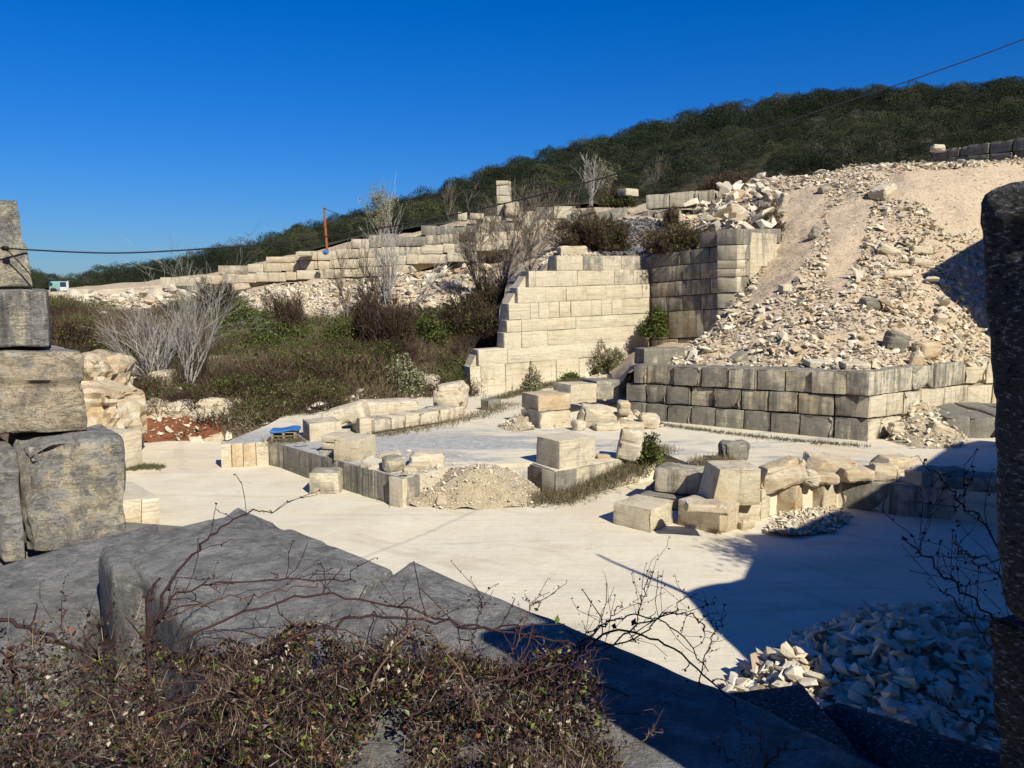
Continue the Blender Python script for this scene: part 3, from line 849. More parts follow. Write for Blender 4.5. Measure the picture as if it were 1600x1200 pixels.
# 4 retaining wall of big blocks under the rubble slope
C0 = G(1357, 690, UZ); L0 = G(1000, 654.5, UZ)
A4, B4 = L0, C0
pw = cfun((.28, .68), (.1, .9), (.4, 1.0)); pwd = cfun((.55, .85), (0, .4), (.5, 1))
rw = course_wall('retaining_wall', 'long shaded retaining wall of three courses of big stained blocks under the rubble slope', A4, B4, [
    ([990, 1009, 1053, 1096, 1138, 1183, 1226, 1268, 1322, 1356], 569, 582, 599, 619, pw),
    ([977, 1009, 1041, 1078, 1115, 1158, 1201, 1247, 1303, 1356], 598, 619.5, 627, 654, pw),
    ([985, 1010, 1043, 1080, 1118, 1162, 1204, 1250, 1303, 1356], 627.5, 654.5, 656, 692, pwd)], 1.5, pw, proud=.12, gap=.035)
backfill(rw, A4, B4, [(995, 571), (1350, 583), (1350, 692), (1000, 656)], .35, 2.2, 'fill', (.5, .3, .5))
D0 = P(1506, 560, 43.3)
A5, B5 = C0, D0
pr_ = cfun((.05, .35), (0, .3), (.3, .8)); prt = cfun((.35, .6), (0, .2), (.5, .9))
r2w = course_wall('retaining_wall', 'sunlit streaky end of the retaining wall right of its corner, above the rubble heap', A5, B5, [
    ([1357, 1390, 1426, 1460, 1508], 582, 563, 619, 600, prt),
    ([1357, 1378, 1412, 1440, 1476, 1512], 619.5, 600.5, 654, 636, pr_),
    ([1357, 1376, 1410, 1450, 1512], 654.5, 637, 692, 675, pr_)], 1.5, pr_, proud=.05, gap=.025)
backfill(r2w, A5, B5, [(1360, 584), (1506, 565), (1506, 680), (1360, 690)], .3, 2.0, 'fill', (.4, .2, .5))
# dark lower courses further right, in the shade of the bank
A6, B6 = P(1478, 655, 37.5), P(1640, 655, 37)
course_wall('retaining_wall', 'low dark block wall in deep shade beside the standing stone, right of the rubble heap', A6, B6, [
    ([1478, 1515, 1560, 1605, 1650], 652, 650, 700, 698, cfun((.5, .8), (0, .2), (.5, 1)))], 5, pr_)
course_wall('retaining_wall', 'pale blocks above the dark low wall at the far right of the terrace', P(1506, 600, 43.6), P(1640, 600, 45), [
    ([1508, 1542, 1585, 1640], 565, 560, 601, 597, cfun((.0, .2), (.1, .3), (0, .4))), ([1512, 1550, 1600, 1640], 602, 598, 640, 637, cfun((.0, .3), (.3, .6), (0, .4)))], 2, pr_)

# 5 upper bench: long stepped wall of pale blocks along the skyline
A7, B7 = P(60, 450, 86), P(900, 350, 83)
tp = [(85, 458), (180, 457), (184, 452), (258, 450), (260, 434), (271, 426), (312, 426), (313, 424), (334, 422), (349, 416), (369, 415), (372, 412), (385, 414), (434, 411), (436, 400), (470, 400), (471, 392), (488, 386), (518, 386), (545, 380), (558, 368), (612, 366), (640, 362), (658, 362), (660, 353), (683, 353), (690, 356), (706, 352), (716, 345), (735, 342), (738, 341), (775, 337), (800, 333), (825, 329), (850, 324), (878, 323), (900, 324)]
bt = [(85, 468), (240, 466), (270, 455), (340, 452), (370, 450), (430, 440), (470, 432), (530, 424), (560, 425), (600, 424), (640, 420), (668, 412), (700, 402), (745, 402), (760, 395), (800, 385), (840, 372), (860, 362), (900, 345)]
tx, ty = zip(*tp); bx, by = zip(*bt)
root = thing('bench_wall', 'long stepped wall of pale sawn blocks running up the skyline below the wood', 'wall', P(480, 440, 85))
cb = cfun((-.3, .38), (0, .45), (.1, .7))
hc = 14.6
SAWN[0] = True
for r in range(-1, 12):
    x = 85 + (r % 2) * 11
    while x < 896:
        wd = random.choice((18, 24, 28, 34, 46))
        ymid = 455 - r * hc - (x - 260) * .055 if x > 260 else 458 - r * hc
        yt, yb = ymid - hc / 2, ymid + hc / 2
        xm = x + wd / 2
        t_, b_ = np.interp(xm, tx, ty), np.interp(xm, bx, by)
        if ymid > t_ + 1 and ymid < b_ + 3 and random.random() < .97:
            if yt < t_ + 5: yt = t_ + random.uniform(-1.5, 1.5)
            c = cb()
            if x > 560 and ymid < t_ + 22: c = (random.uniform(.25, .6), c[1] * .4, random.uniform(.3, .8))
            put_block(root, (A7.x, A7.y), (B7.x, B7.y), x, x + wd, yt, yt, yb, yb, 1.6, c, .10, .02)
        x += wd
mid = [(x, np.interp(x, tx, ty) + 9) for x in range(100, 890, 30)] + [(x, np.interp(x, bx, by) + 6) for x in range(880, 90, -30)]
backfill(root, A7, B7, mid, .9, 2.5, 'bedrock', (.2, .3, .2))

SAWN[0] = True
# 6 low edge wall of the middle bench (shaded, streaked) with its sunlit end
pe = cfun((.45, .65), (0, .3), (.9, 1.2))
EA, EB = G(420, 690, UZ), G(629, 748, UZ)
js = [419, 443, 468, 482, 503, 528, 548, 566, 584, 600, 629]
js = [float(j) for j in js]
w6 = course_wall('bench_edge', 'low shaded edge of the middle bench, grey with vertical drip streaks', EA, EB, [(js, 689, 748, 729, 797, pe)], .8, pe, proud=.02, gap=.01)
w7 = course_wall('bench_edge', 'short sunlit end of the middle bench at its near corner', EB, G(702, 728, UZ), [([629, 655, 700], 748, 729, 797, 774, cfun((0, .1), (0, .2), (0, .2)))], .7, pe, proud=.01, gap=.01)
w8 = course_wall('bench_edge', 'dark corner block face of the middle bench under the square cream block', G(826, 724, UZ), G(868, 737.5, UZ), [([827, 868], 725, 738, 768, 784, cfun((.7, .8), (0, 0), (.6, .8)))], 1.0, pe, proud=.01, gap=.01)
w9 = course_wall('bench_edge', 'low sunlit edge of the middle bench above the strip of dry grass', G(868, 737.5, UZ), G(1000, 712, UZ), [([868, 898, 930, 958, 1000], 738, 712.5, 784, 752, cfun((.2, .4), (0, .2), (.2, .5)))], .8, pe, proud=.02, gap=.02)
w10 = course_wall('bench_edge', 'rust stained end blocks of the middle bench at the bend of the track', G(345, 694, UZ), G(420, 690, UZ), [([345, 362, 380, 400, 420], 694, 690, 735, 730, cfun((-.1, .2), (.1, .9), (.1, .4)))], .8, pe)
SAWN[0] = False
# 7 dark wall of blocks in the shade at the right of the lower floor
E8, F8 = G(1313, 748, UZ), G(1466, 762, UZ)
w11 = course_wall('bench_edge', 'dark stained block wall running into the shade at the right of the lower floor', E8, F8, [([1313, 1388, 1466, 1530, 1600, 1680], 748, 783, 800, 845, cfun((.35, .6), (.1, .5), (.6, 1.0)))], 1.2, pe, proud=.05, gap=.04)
SAWN[0] = True
# 8 cut rock left of the track
wl1 = course_wall('cut_rock', 'pale sawn rock step left of the track below the orange rock outcrop', G(100, 758, 0), G(222, 730, 0), [([100, 163, 195, 223], 690, 672, 760, 733, cfun((-.2, -.1), (.1, .3), (0, .1)))], 2.5, pe, gap=.01)
wl2 = course_wall('cut_rock', 'very pale low sawn rock step beside the big grey foreground stones', G(120, 850, 0), G(250, 826, 0), [([120, 187, 222, 250], 786, 778, 850, 826, cfun((-.35, -.25), (.1, .2), (0, .0)))], 3.0, pe, gap=.01)
# 9 blocks on the middle terrace and far right skyline
SAWN[0] = False
tw = course_wall('block_row', 'row of four big grey-streaked blocks on the terrace below the wood', P(1005, 320, 76), P(1115, 320, 73), [([1009, 1045, 1084, 1090, 1116], 304, 295, 327, 321, cfun((.15, .35), (0, .2), (.4, .7)))], 1.6, pe, gap=.08, proud=.15)
tw2 = course_wall('block_row', 'row of darker blocks half buried under the grey-streaked row', P(1000, 320, 75), P(1065, 320, 73), [([1001, 1022, 1062], 329, 326, 349, 346, cfun((.4, .6), (0, .2), (.4, .7)))], 1.6, pe, gap=.08, proud=.15)
tw3 = course_wall('block_row', 'dark shaded blocks tumbled at the foot of the pale skyline wall', P(870, 340, 79), P(965, 320, 78), [([874, 905, 932], 345, 328, 357, 347, cfun((.7, .9), (0, 0), (.6, 1))), ([885, 905, 930], 335, 323, 346, 330, cfun((.7, .9), (0, 0), (.6, 1))), ([934, 955, 980], 331, 322, 347, 340, cfun((.5, .8), (0, 0), (.3, .5)))], 1.6, pe, gap=.08, proud=.2)
sk = cfun((.55, .85), (0, .1), (.5, 1))
skw = course_wall('block_row', 'dark grey row of blocks on the skyline at the upper right', P(1455, 240, 80), P(1660, 230, 70), [([1456, 1480, 1498, 1512, 1546, 1582, 1620, 1670], 235, 203, 250, 228, sk), ([1480, 1512, 1546, 1582, 1660], 246, 229, 258, 246, sk), ], 1.5, sk, gap=.1, proud=.2)
# ------------------------------------------------------------------ loose blocks and boulders, each a thing of its own
def cut_block(label, a, b, z0, hpx, depth, col=(.1, .2, .2), name='stone_block', cat='stone block', cell=.15, r=.016, chip=.06, amp=.014, lay=0.0,
              tilt=(0, 0), seed=None, mat=None, group=None, raise_=0.0, taper=0.0, lean=0.0):
    """front face from base corner a (left) to b (right), pixels on the level z0; hpx = height in pixels at a"""
    A, B = G(a[0], a[1], z0), G(b[0], b[1], z0)
    w = (B - A).length; h = hpx * A.y / F
    d = (B - A).normalized(); nb = Vector((-d.y, d.x, 0))
    if nb.y < 0: nb = -nb
    seed = seed if seed is not None else int(a[0] * 3 + a[1])
    q, fc = block_np(w, depth, h, cell=cell, r=r, amp=amp, chip=chip, seed=seed, lay=lay)
    q[:, 2] += h / 2
    if taper: q[:, 0] *= 1 - taper * q[:, 2] / h
    if lean: q[:, 0] += lean * q[:, 2]
    me = mesh_np(name, q, fc, True)
    me.set_sharp_from_angle(angle=math.radians(40))
    o = link(name, me, mat or M['stone'], loc=(A + B) / 2 + nb * depth / 2 + Vector((0, 0, raise_ - .03)), rot=(tilt[0], tilt[1], math.atan2(d.y, d.x)), color=col)
    return tag(o, label, cat, group)
def boulder(label, c, z0, wpx, hpx, depth=None, col=(.1, .3, .1), rot=0.0, tilt=(0, 0), name='boulder', cat='boulder', seed=None, cell=.10, angular=.5, mat=None, group=None, d=None, lay=0.03):
    """rough broken stone; c = bottom centre pixel on level z0 (or at distance d)"""
    C = G(c[0], c[1], z0) if d is None else P(c[0], c[1], d)
    w = wpx * C.y / F; h = hpx * C.y / F; dp = depth or w * .7
    seed = seed if seed is not None else int(c[0] * 5 + c[1])
    q, fc = block_np(w, dp, h, cell=max(cell, max(w, dp) / 26), r=min(w, dp, h) * .22, amp=(.10 if name != 'rock_outcrop' else .30) * min(w, h, dp) ** .7, freq=1.1, chip=.30 * min(w, h, dp), chipw=.5 * min(w, h, dp), seed=seed, lay=lay)
    n = fbm(q * .8 / max(w, h) + rng_off(seed), 2, seed + 40)
    q = q * (1 + angular * .35 * n)[:, None]
    r2 = random.Random(seed)
    for k in range(4):          # broken facets
        nn = Vector((r2.gauss(0, 1), r2.gauss(0, 1), r2.gauss(.3, .8))).normalized()
        e = abs(nn.x) * w / 2 + abs(nn.y) * dp / 2 + abs(nn.z) * h / 2
        lim = e * r2.uniform(.62, .85)
        dd = q @ np.array(nn)
        q = q - np.maximum(dd - lim, 0)[:, None] * np.array(nn) * .93
    q[:, 2] += h / 2
    me = mesh_np(name, q, fc, False)
    col = (col[0], col[1] * .75, col[2])
    o = link(name, me, mat or M['stone'], loc=C + Vector((0, dp * .3, -.06)), rot=(tilt[0], tilt[1], rot), color=col)
    return tag(o, label, cat, group)

# ochre is kept subdued
S_F = (-.15, .15, .0); S_C = (.0, .35, .1); S_G = (.6, .0, .4); S_O = (-.1, 1.0, .1); S_M = (.25, .2, .5)
# -- group of blocks at the right of the lower floor
cut_block('pale sawn block at the left front of the block group on the lower floor', (957, 819), (1017, 832), 0, 38, 1.55, (.0, .25, .25), chip=.10)
cut_block('tan sawn block right of the nearest pale block, under a broken ochre slab', (1058, 819), (1124, 836), 0, 43, 1.2, (.08, .5, .35), chip=.10)
boulder('broken ochre slab lying on top of the tan sawn block', (1106, 800), 1.02, 74, 17, .9, (-.1, .75, 0), rot=-.15, lay=.05)
cut_block('flat dark grey slab lying behind the two front blocks', (1000, 792), (1080, 800), 0, 22, 3.2, (.85, 0, .2), chip=.06)
cut_block('long sawn block with a stained shaded face on the dark slab', (1022, 766), (1094, 775), .55, 38, 1.3, (.30, .3, .75), chip=.08)
cut_block('tall smooth wedge shaped block with a slanting left side', (1112, 790), (1188, 788), .75, 60, 1.5, (.12, .15, .45), taper=.16, lean=.10, chip=.05)
cut_block('pale squat block under the tall wedge shaped block', (1141, 818), (1189, 814), 0, 32, 1.5, (.0, .3, .3))
cut_block('narrow upright block between the wedge shaped block and the brown rough block', (1189, 812), (1203, 808), 0, 50, 1.2, (.1, .2, .6))
boulder('dark stone with a rounded top standing behind the wedge shaped block', (1149, 722), UZ, 46, 36, .7, (.75, .0, .4), rot=.2, angular=.2)
boulder('rough brown crumbling stone wedged in the gap left of the wedge shaped block', (1112, 778), .5, 26, 48, .8, (.2, .9, .3), rot=.5)
cut_block('block with a rough brown broken face and a sunlit right end', (1204, 802), (1242, 808), 0, 52, 1.2, (.15, 1.0, .5), amp=.08, chip=.16, cell=.09)
cut_block('upright sawn block at the left end of the dark stained wall', (1267, 797), (1286, 801), 0, 50, 1.3, (.05, .35, .5))
boulder('big reddish brown slab leaning on the edge left of the ochre boulder', (1226, 760), UZ, 84, 40, 1.0, (-.05, .9, .1), rot=.15, tilt=(0, -.28), angular=.2)
boulder('ochre boulder with a flat top right of the reddish slab', (1298, 745), UZ, 70, 33, 1.2, (-.15, .8, 0), rot=-.1, tilt=(0, .12))
boulder('small white and grey broken stone in front of the ochre boulder', (1263, 757), UZ, 34, 26, .5, (-.1, .1, .1), rot=.5, tilt=(.1, .3))
boulder('flat ochre stone just right of the small white broken stone', (1292, 754), UZ, 42, 15, .7, (-.1, .8, 0), rot=-.2)
boulder('rough golden stone in the middle of the row on the dark wall', (1340, 752), UZ, 54, 22, .9, (-.1, .9, 0), rot=.1)
boulder('golden stone with a grey left side next to the shade line', (1384, 752), UZ, 48, 28, .9, (.1, .8, 0), rot=-.3)
boulder('knobbly ochre stone behind the row, partly in shade', (1402, 738), UZ, 66, 28, 1.0, (-.1, .8, 0), rot=.2)
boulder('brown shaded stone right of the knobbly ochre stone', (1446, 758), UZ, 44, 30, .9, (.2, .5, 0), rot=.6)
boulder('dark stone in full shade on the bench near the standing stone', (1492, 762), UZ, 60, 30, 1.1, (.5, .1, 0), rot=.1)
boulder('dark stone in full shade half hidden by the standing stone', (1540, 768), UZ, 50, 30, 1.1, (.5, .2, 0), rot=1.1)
boulder('brown broken stone lying in the shadow below the squat block', (1166, 826), 0, 30, 18, .5, (.1, .8, 0), rot=.4)
# -- heap of dumped blocks on the bench before the retaining wall
cut_block('yellowish square block on top at the left of the dumped pile', (841, 669), (893, 664), UZ, 26, 1.7, (-.1, .75, .0), chip=.12, raise_=.84)
cut_block('pale block carrying the yellowish square block of the dumped pile', (843, 670), (892, 665), UZ, 26, 1.8, (-.12, .2, .1), chip=.06)
cut_block('dark grey block at the left foot of the dumped pile', (822, 666), (843, 670), UZ, 28, 1.0, (.8, 0, .2), chip=.06)
cut_block('clean white sawn block high in the middle of the dumped pile', (891, 655), (932, 650), UZ, 31, 1.5, (-.25, .1, .0), raise_=.80, tilt=(0, .03))
cut_block('grey and white sawn block next to the clean white one', (932, 649), (968, 646), UZ, 31, 1.5, (.5, .1, .1), raise_=.85)
boulder('big pale slanting block with a broken end in front of the pile', (932, 668), UZ, 60, 36, 1.3, (-.2, .3, 0), rot=.1, tilt=(.2, .12), angular=.15)
boulder('pale square chunk right of the slanting block', (976, 648), UZ + .5, 22, 24, .9, (-.2, .3, 0), angular=.1)
boulder('cream chunk below the pale square chunk', (978, 662), UZ, 26, 22, .9, (-.2, .3, 0), angular=.1)
boulder('brown knobbly stone in the middle of the dumped pile', (968, 656), UZ + .1, 18, 14, .6, (0, 1.2, 0))
boulder('long flat pale slab lying at the foot of the pile', (950, 673), UZ, 46, 15, .8, (-.2, .1, 0), rot=.12, tilt=(0, -.08), angular=.1)
boulder('small white rock at the left foot of the pile', (905, 673), UZ, 24, 19, .7, (-.2, .1, 0), rot=.4)
boulder('tan trapezoid block leaning at the right end of the pile', (1014, 670), UZ, 34, 27, .9, (-.05, .35, 0), tilt=(0, .1), angular=.2)
boulder('flat yellowish stone resting low on the right of the pile', (985, 670), UZ, 44, 13, .8, (-.1, .6, 0), rot=-.1)
boulder('thin slab sliding down the right side of the pile', (1000, 656), UZ + .2, 34, 10, .8, (-.1, .5, 0), tilt=(0, .75))
p, n = [], []
zz = []
for k in range(170):
    px = random.uniform(822, 1040); py = random.uniform(660, 676)
    g = G(px, py, UZ); zz.append((g.x, g.y + random.uniform(0, 1.6), UZ + max(0, random.gauss(.1, .2)) * (1 if 880 < px < 1010 else .2)))
zz = np.array(zz); p, s, e, t = stone_params(zz, np.tile([0, 0, 1.0], (len(zz), 1)), .10, .55, 2.0)
heap('stone_heap', 'chips and small stones fallen between the dumped blocks of the pile', 'rubble heap', p, s, e, t, M['rubble'], 60)
# -- middle bench
cut_block('square cream block standing on the dark corner of the middle bench', (874, 734), (930, 725), UZ, 47, 1.5, (-.12, .2, .25), chip=.05, cell=.12)
boulder('tall leaning curved stone with a dark stained back at the bench edge', (981, 718), UZ, 38, 50, .6, (.15, .3, .8), rot=-.3, tilt=(.0, .18), angular=.2)
boulder('small yellow stone lying left of the leaning curved stone', (943, 717), UZ, 24, 8, .4, (-.1, .9, 0))
cut_block('cream block with brown streaks on the front edge of the middle bench', (521, 719), (560, 722), UZ, 36, 1.5, (-.1, .35, .4), chip=.09, amp=.03)
cut_block('thin grey slab at the bottom of the little slab stack', (499, 709), (536, 712), UZ, 7, 1.0, (.35, .1, .1), chip=.05)
cut_block('thin slab in the middle of the little slab stack', (503, 709), (535, 711), UZ, 9, 1.0, (.15, .3, .1), chip=.05, raise_=.22, tilt=(0, .03))
cut_block('thicker pale slab topping the little slab stack', (502, 708), (534, 710), UZ, 10, 1.1, (.05, .3, .1), chip=.05, raise_=.50)
cut_block('small white slab lying on the bench behind the cream block', (524, 690), (544, 690), UZ, 8, .7, (-.3, 0, 0), raise_=.3)
boulder('grey and white boulder in the middle of the broken slabs', (613, 738), UZ, 34, 28, .9, (.3, .2, 0), rot=.4)
boulder('thick pale slab lying at the right of the broken slabs', (666, 730), UZ, 56, 24, 1.1, (-.15, .4, 0), rot=.12, angular=.1)
boulder('ochre broken slab beneath the thick pale slab', (655, 734), UZ, 40, 14, .8, (-.1, .9, 0), rot=-.2)
boulder('flat cream slab tipped against the cream block', (583, 731), UZ, 44, 12, .9, (-.2, .4, 0), rot=-.3, tilt=(.1, .1))
boulder('low stone slab at the bench lip left of the grey and white boulder', (588, 732), UZ, 30, 9, .7, (-.1, .3, 0), rot=.2)
boulder('yellowish chunk right behind the grey and white boulder', (607, 722), UZ, 34, 14, .9, (-.1, .5, 0), rot=.1)
boulder('small wedge stone under the thick pale slab', (640, 740), UZ, 22, 12, .5, (-.15, .5, 0))
zz = []
for k in range(160):
    px = random.uniform(575, 720); py = random.uniform(708, 748); g = G(px, min(py, 712 + (px - 520) * .34), UZ); zz.append((g.x, g.y + .3, UZ))
zz = np.array(zz); p, s, e, t = stone_params(zz, np.tile([0, 0, 1.0], (len(zz), 1)), .07, .45, 2.0, flat=.3, tilt=.2)
heap('stone_heap', 'scattered flakes and chips around the broken slabs on the middle bench', 'rubble heap', p, s, e, t, M['rubble'], 60)
cut_block('single grey and white block standing on the floor in front of the bench edge', (482, 772), (530, 772), 0, 36, 1.1, (.30, .1, .15), chip=.14, taper=.06, amp=.03)
# -- low row at the far side of the middle bench
cut_block('pale streaked block at the left end of the low row beyond the pallet', (484, 690), (535, 686), UZ, 30, 1.6, (.1, .15, .5))
cut_block('small square block of the low row, right of the dark gap', (562, 680), (586, 678), UZ, 28, 1.4, (.1, .2, .4))
boulder('long broken pale rock bridging the dark gap of the low row', (540, 664), UZ + .35, 72, 30, 2.0, (-.2, .1, 0), tilt=(0, -.28), angular=.2)
cut_block('long sawn block with a chipped top lying over the low row', (571, 661), (655, 655), UZ + .2, 32, 1.6, (.0, .15, .35), chip=.12, tilt=(0, .02))
boulder('white boulder with a rough face near the foot of the big quarry face', (702, 654), UZ - .2, 54, 58, 2.0, (-.25, .3, 0), seed=5)
boulder('light patch of bedrock poking out of the scrub above the low row', (662, 612), 0, 46, 26, 2.0, (-.2, .2, 0), d=53)
boulder('grey flat topped boulder in the brown scrub above the pallet', (497, 646), 0, 36, 22, 1.2, (.7, 0, 0), d=46)
course_wall('low_block_wall', 'low wall of pale blocks along the back of the middle bench', G(586, 680, UZ), G(740, 652, UZ), [
    ([587, 612, 634, 656, 686, 704, 722], 656, 634, 676, 655, cfun((.0, .3), (0, .2), (.3, .6)))], 1.2, pe, proud=.1, gap=.04)
cut_block('small dark grey block at the foot of the big face beside the ramp', (751, 643), (763, 645), UZ - .1, 20, 1.0, (.8, 0, .1))
# -- left side of the floor: orange rock outcrop with red soil
boulder('orange and cream rock outcrop behind the big grey foreground blocks', (150, 722), 0, 104, 128, 4.5, (.1, 1.15, .2), name='rock_outcrop', cat='rock outcrop', seed=8, cell=.25, d=38, lay=.2)
boulder('rough rounded ochre rock at the upper left above the outcrop', (140, 640), 0, 70, 84, 4.0, (.25, 1.0, .3), name='rock_outcrop', cat='rock outcrop', seed=12, cell=.22, d=41, lay=.15)
boulder('weathered cream knob of rock above the red soil bank', (330, 668), 0, 60, 44, 2.0, (-.1, .35, .0), name='rock_outcrop', cat='rock outcrop', seed=14, cell=.2, d=43.8, lay=.12)
boulder('low cream ledge of rock above the red soil left of the knob', (270, 655), 0, 96, 28, 2.0, (-.1, .4, .0), name='rock_outcrop', cat='rock outcrop', seed=15, cell=.2, d=44.2, lay=.12)
boulder('pale rounded rock between the two bare white shrubs', (250, 612), 0, 34, 34, 2.0, (.1, .3, .0), seed=16, d=48)
boulder('pale flat rock right of the bare white shrubs', (338, 570), 0, 34, 16, 2.0, (.0, .2, .0), seed=17, d=54)
boulder('grey flat boulder with a white front on the slope below the van', (140, 512), 0, 40, 20, 2.2, (.5, .0, .0), seed=18, d=68)
# -- terrace tops and skyline pieces
c = cut_block('single pale square block on the terrace below the wood', (971, 350), (991, 348), 12.2, 16, 1.6, (.05, .2, .4))
c.location = P(981, 307, 80)
T0 = P(786, 336, 86.5)
tower = thing('block_tower', 'tall narrow tower of stacked pale blocks on the skyline wall', 'block tower', T0)
for i, (y0, y1, x0, x1) in enumerate([(282, 289, 775, 796), (289.5, 305, 775.5, 796.5), (305.5, 318, 776, 797), (318.5, 337, 776, 788)]):
    put_block(tower, (P(770, 330, 84)[0], 84.0), (P(815, 330, 84)[0], 83.6), x0, x1, y0, y0, y1, y1, 1.3, (random.uniform(.0, .2), .1, .4), .05)
for i, (x0, x1, y0, y1, lab) in enumerate([(789, 811, 316, 337, 'grey block leaning against the foot of the skyline block tower'), (716, 730, 332, 345, 'small pale block on the skyline wall left of the block tower'), (735, 756, 334, 343, 'flat broken slab on the skyline wall left of the block tower'), (468, 487, 393, 400, 'little flat block on the skyline wall left of the rusty pole')]):
    q, fc = block_np((x1 - x0) * 84 / F, 1.2, (y1 - y0) * 84 / F, cell=.2, chip=.1, seed=i + 60)
    o = link('stone_block', mesh_np('stone_block', q, fc, True), M['stone'], loc=P((x0 + x1) / 2, (y0 + y1) / 2, 83.5), color=(.3 if i == 0 else .0, .2, .3))
    tag(o, lab, 'stone block')
boulder('small pale block on the dark skyline row at the upper right', (1468, 236), 0, 22, 11, 1.0, (.0, .2, .0), d=78)
# dark step blocks in the pocket left of the rubble slope
cut_block('dark low block in the pocket between the brown face and the rubble slope', (1006, 570), (1070, 568), 3.9, 26, 1.2, (.6, .4, .4))
bpy.context.view_layer.update()
o = bpy.data.objects['stone_block']
boulder('tilted cream block lying at the left end of the retaining wall top', (1003, 572), 0, 30, 26, 1.0, (-.2, .4, 0), d=45.5, tilt=(0, .5), angular=.1)
boulder('flat pale slab on the retaining wall top at its left end', (1012, 573), 0, 34, 8, 1.0, (-.2, .2, 0), d=44.5, angular=.1)
boulder('rounded pale rock bulging over the right end of the retaining wall', (1520, 606), 0, 52, 50, 2.0, (-.2, .5, .1), d=44.5, seed=33)

# ------------------------------------------------------------------ rubble
def from_loft(L, n, polys, smin, smax, power=2.4, flat=.35, sink=.3, tilt=.35, neg=None, dens=None):
    def pred(px, py):
        m = np.zeros(px.shape, bool)
        for pl in polys: m |= inpoly(px, py, pl)
        if neg:
            for pl in neg: m &= ~inpoly(px, py, pl)
        return m
    P_, N_ = [], []; have = 0
    for _ in range(40):
        p, nn = L.sample(max(n, 4000) * 2, pred); P_.append(p); N_.append(nn); have += len(p)
        if have >= n: break
    p, nn = np.concatenate(P_)[:n], np.concatenate(N_)[:n]
    if dens is not None:
        k = rng.random(len(p)) < dens(p); p, nn = p[k], nn[k]
    return stone_params(p, nn, smin, smax, power, flat, sink, tilt)
def cat4(*a): return [np.concatenate([x[i] for x in a]) for i in range(4)]
SLOPE = [(1030, 590), (1222, 370), (1190, 285), (1400, 250), (1700, 235), (2000, 560), (1350, 600)]
CHUTE1 = [(1225, 300), (1290, 290), (1290, 360), (1240, 440), (1165, 490), (1190, 430), (1225, 372)]
CHUTE2 = [(1290, 330), (1370, 300), (1350, 380), (1325, 440), (1310, 470), (1290, 440), (1300, 380)]
CHUTE3 = [(1390, 270), (1600, 258), (1600, 300), (1540, 360), (1480, 370), (1440, 320), (1390, 310)]
cl = lambda p: np.clip(.85 + .9 * fbm(p * .35, 3, 44), .15, 1)
big = from_loft(T3, 420, [SLOPE], .45, 1.4, 1.8, .25, .15, .35, neg=[CHUTE1, CHUTE2, CHUTE3])
med = from_loft(T3, 26000, [SLOPE], .19, .72, 2.0, .3, .1, .45, neg=[CHUTE1, CHUTE2, CHUTE3], dens=cl)
fin = from_loft(T3, 6500, [SLOPE], .10, .20, 2.2, .4, .2, .4)
rim = from_loft(T3, 700, [[(1180, 300), (1200, 280), (1400, 252), (1640, 240), (1640, 256), (1400, 268), (1240, 296)]], .2, .8, 1.8, .3, .2, .4)
p, s, e, t = cat4(big, med, fin, rim)
heap('rubble_slope', 'great fan of pale angular quarry rubble sliding down over the retaining wall', 'rubble slope', p, s, e, t, M['rubble'], 300)
FL = [('orange brown slab standing at the foot of the rubble slope', 1428, 574, 26, 36, S_O, .3, (.1, .4)), ('big brown rusty block near the foot of the rubble slope', 1452, 566, 52, 44, (-.1, 1.3, .1), .2, (0, -.1)),
      ('dark grey block near the foot of the rubble slope', 1395, 548, 46, 40, (.6, .2, .1), .3, (.2, .3)), ('golden flat stone in the middle of the rubble slope', 1402, 432, 60, 14, (-.1, .6, 0), .1, (0, -.1)),
      ('long pale slab lying upright on the rubble slope near the top', 1384, 306, 48, 22, (-.1, .2, 0), .7, (0, -.35)), ('flat cream slab on the rubble slope by the shadow tip', 1436, 396, 46, 16, (-.1, .4, 0), .1, (0, .05)),
      ('white upright plate on the rubble slope left of the standing stone', 1467, 506, 24, 24, (-.3, 0, 0), .1, (.5, 0)), ('large pale slanting slab in the upper middle of the rubble slope', 1388, 398, 44, 20, (-.2, .2, 0), -.2, (.2, .5)),
      ('thick tan block under the pale slanting slab', 1440, 416, 40, 18, (0, .5, 0), 0, (.1, .1)), ('white flat slab near the right foot of the slope', 1340, 574, 52, 12, (-.3, .1, 0), 0, (.1, 0)),
      ('orange tinted stone halfway down the left of the rubble slope', 1190, 500, 24, 14, S_O, .2, (.1, -.3)), ('pale rough stone at the top left of the orange tinted stone', 1228, 456, 26, 16, (-.2, .2, 0), .4, (0, .1)),
      ('grey slab on the lower left of the rubble slope', 1158, 565, 34, 20, (.5, 0, 0), .3, (.3, -.5)), ('brown slab low in the middle of the rubble slope', 1236, 566, 40, 10, (0, 1.2, .1), .2, (.1, -.15)),
      ('long white slab low in the middle of the rubble slope', 1285, 572, 56, 12, (-.3, .1, 0), .05, (.1, .05)), ('blue grey plate left of the dark grey block', 1362, 482, 40, 22, (.65, 0, 0), .1, (.2, .1)),
      ('dark overhanging slab near the top of the rubble slope', 1292, 300, 26, 16, (.4, .6, .3), .2, (0, -.3)), ('dark lumps on the left rill of the rubble slope', 1272, 372, 20, 24, (.5, .6, .3), .2, (0, .3))]
def surf(L, px, py):
    X, Y = proj(L.S.reshape(-1, 3)); k = np.argmin((X - px) ** 2 + (Y - py) ** 2); return L.S.reshape(-1, 3)[k]
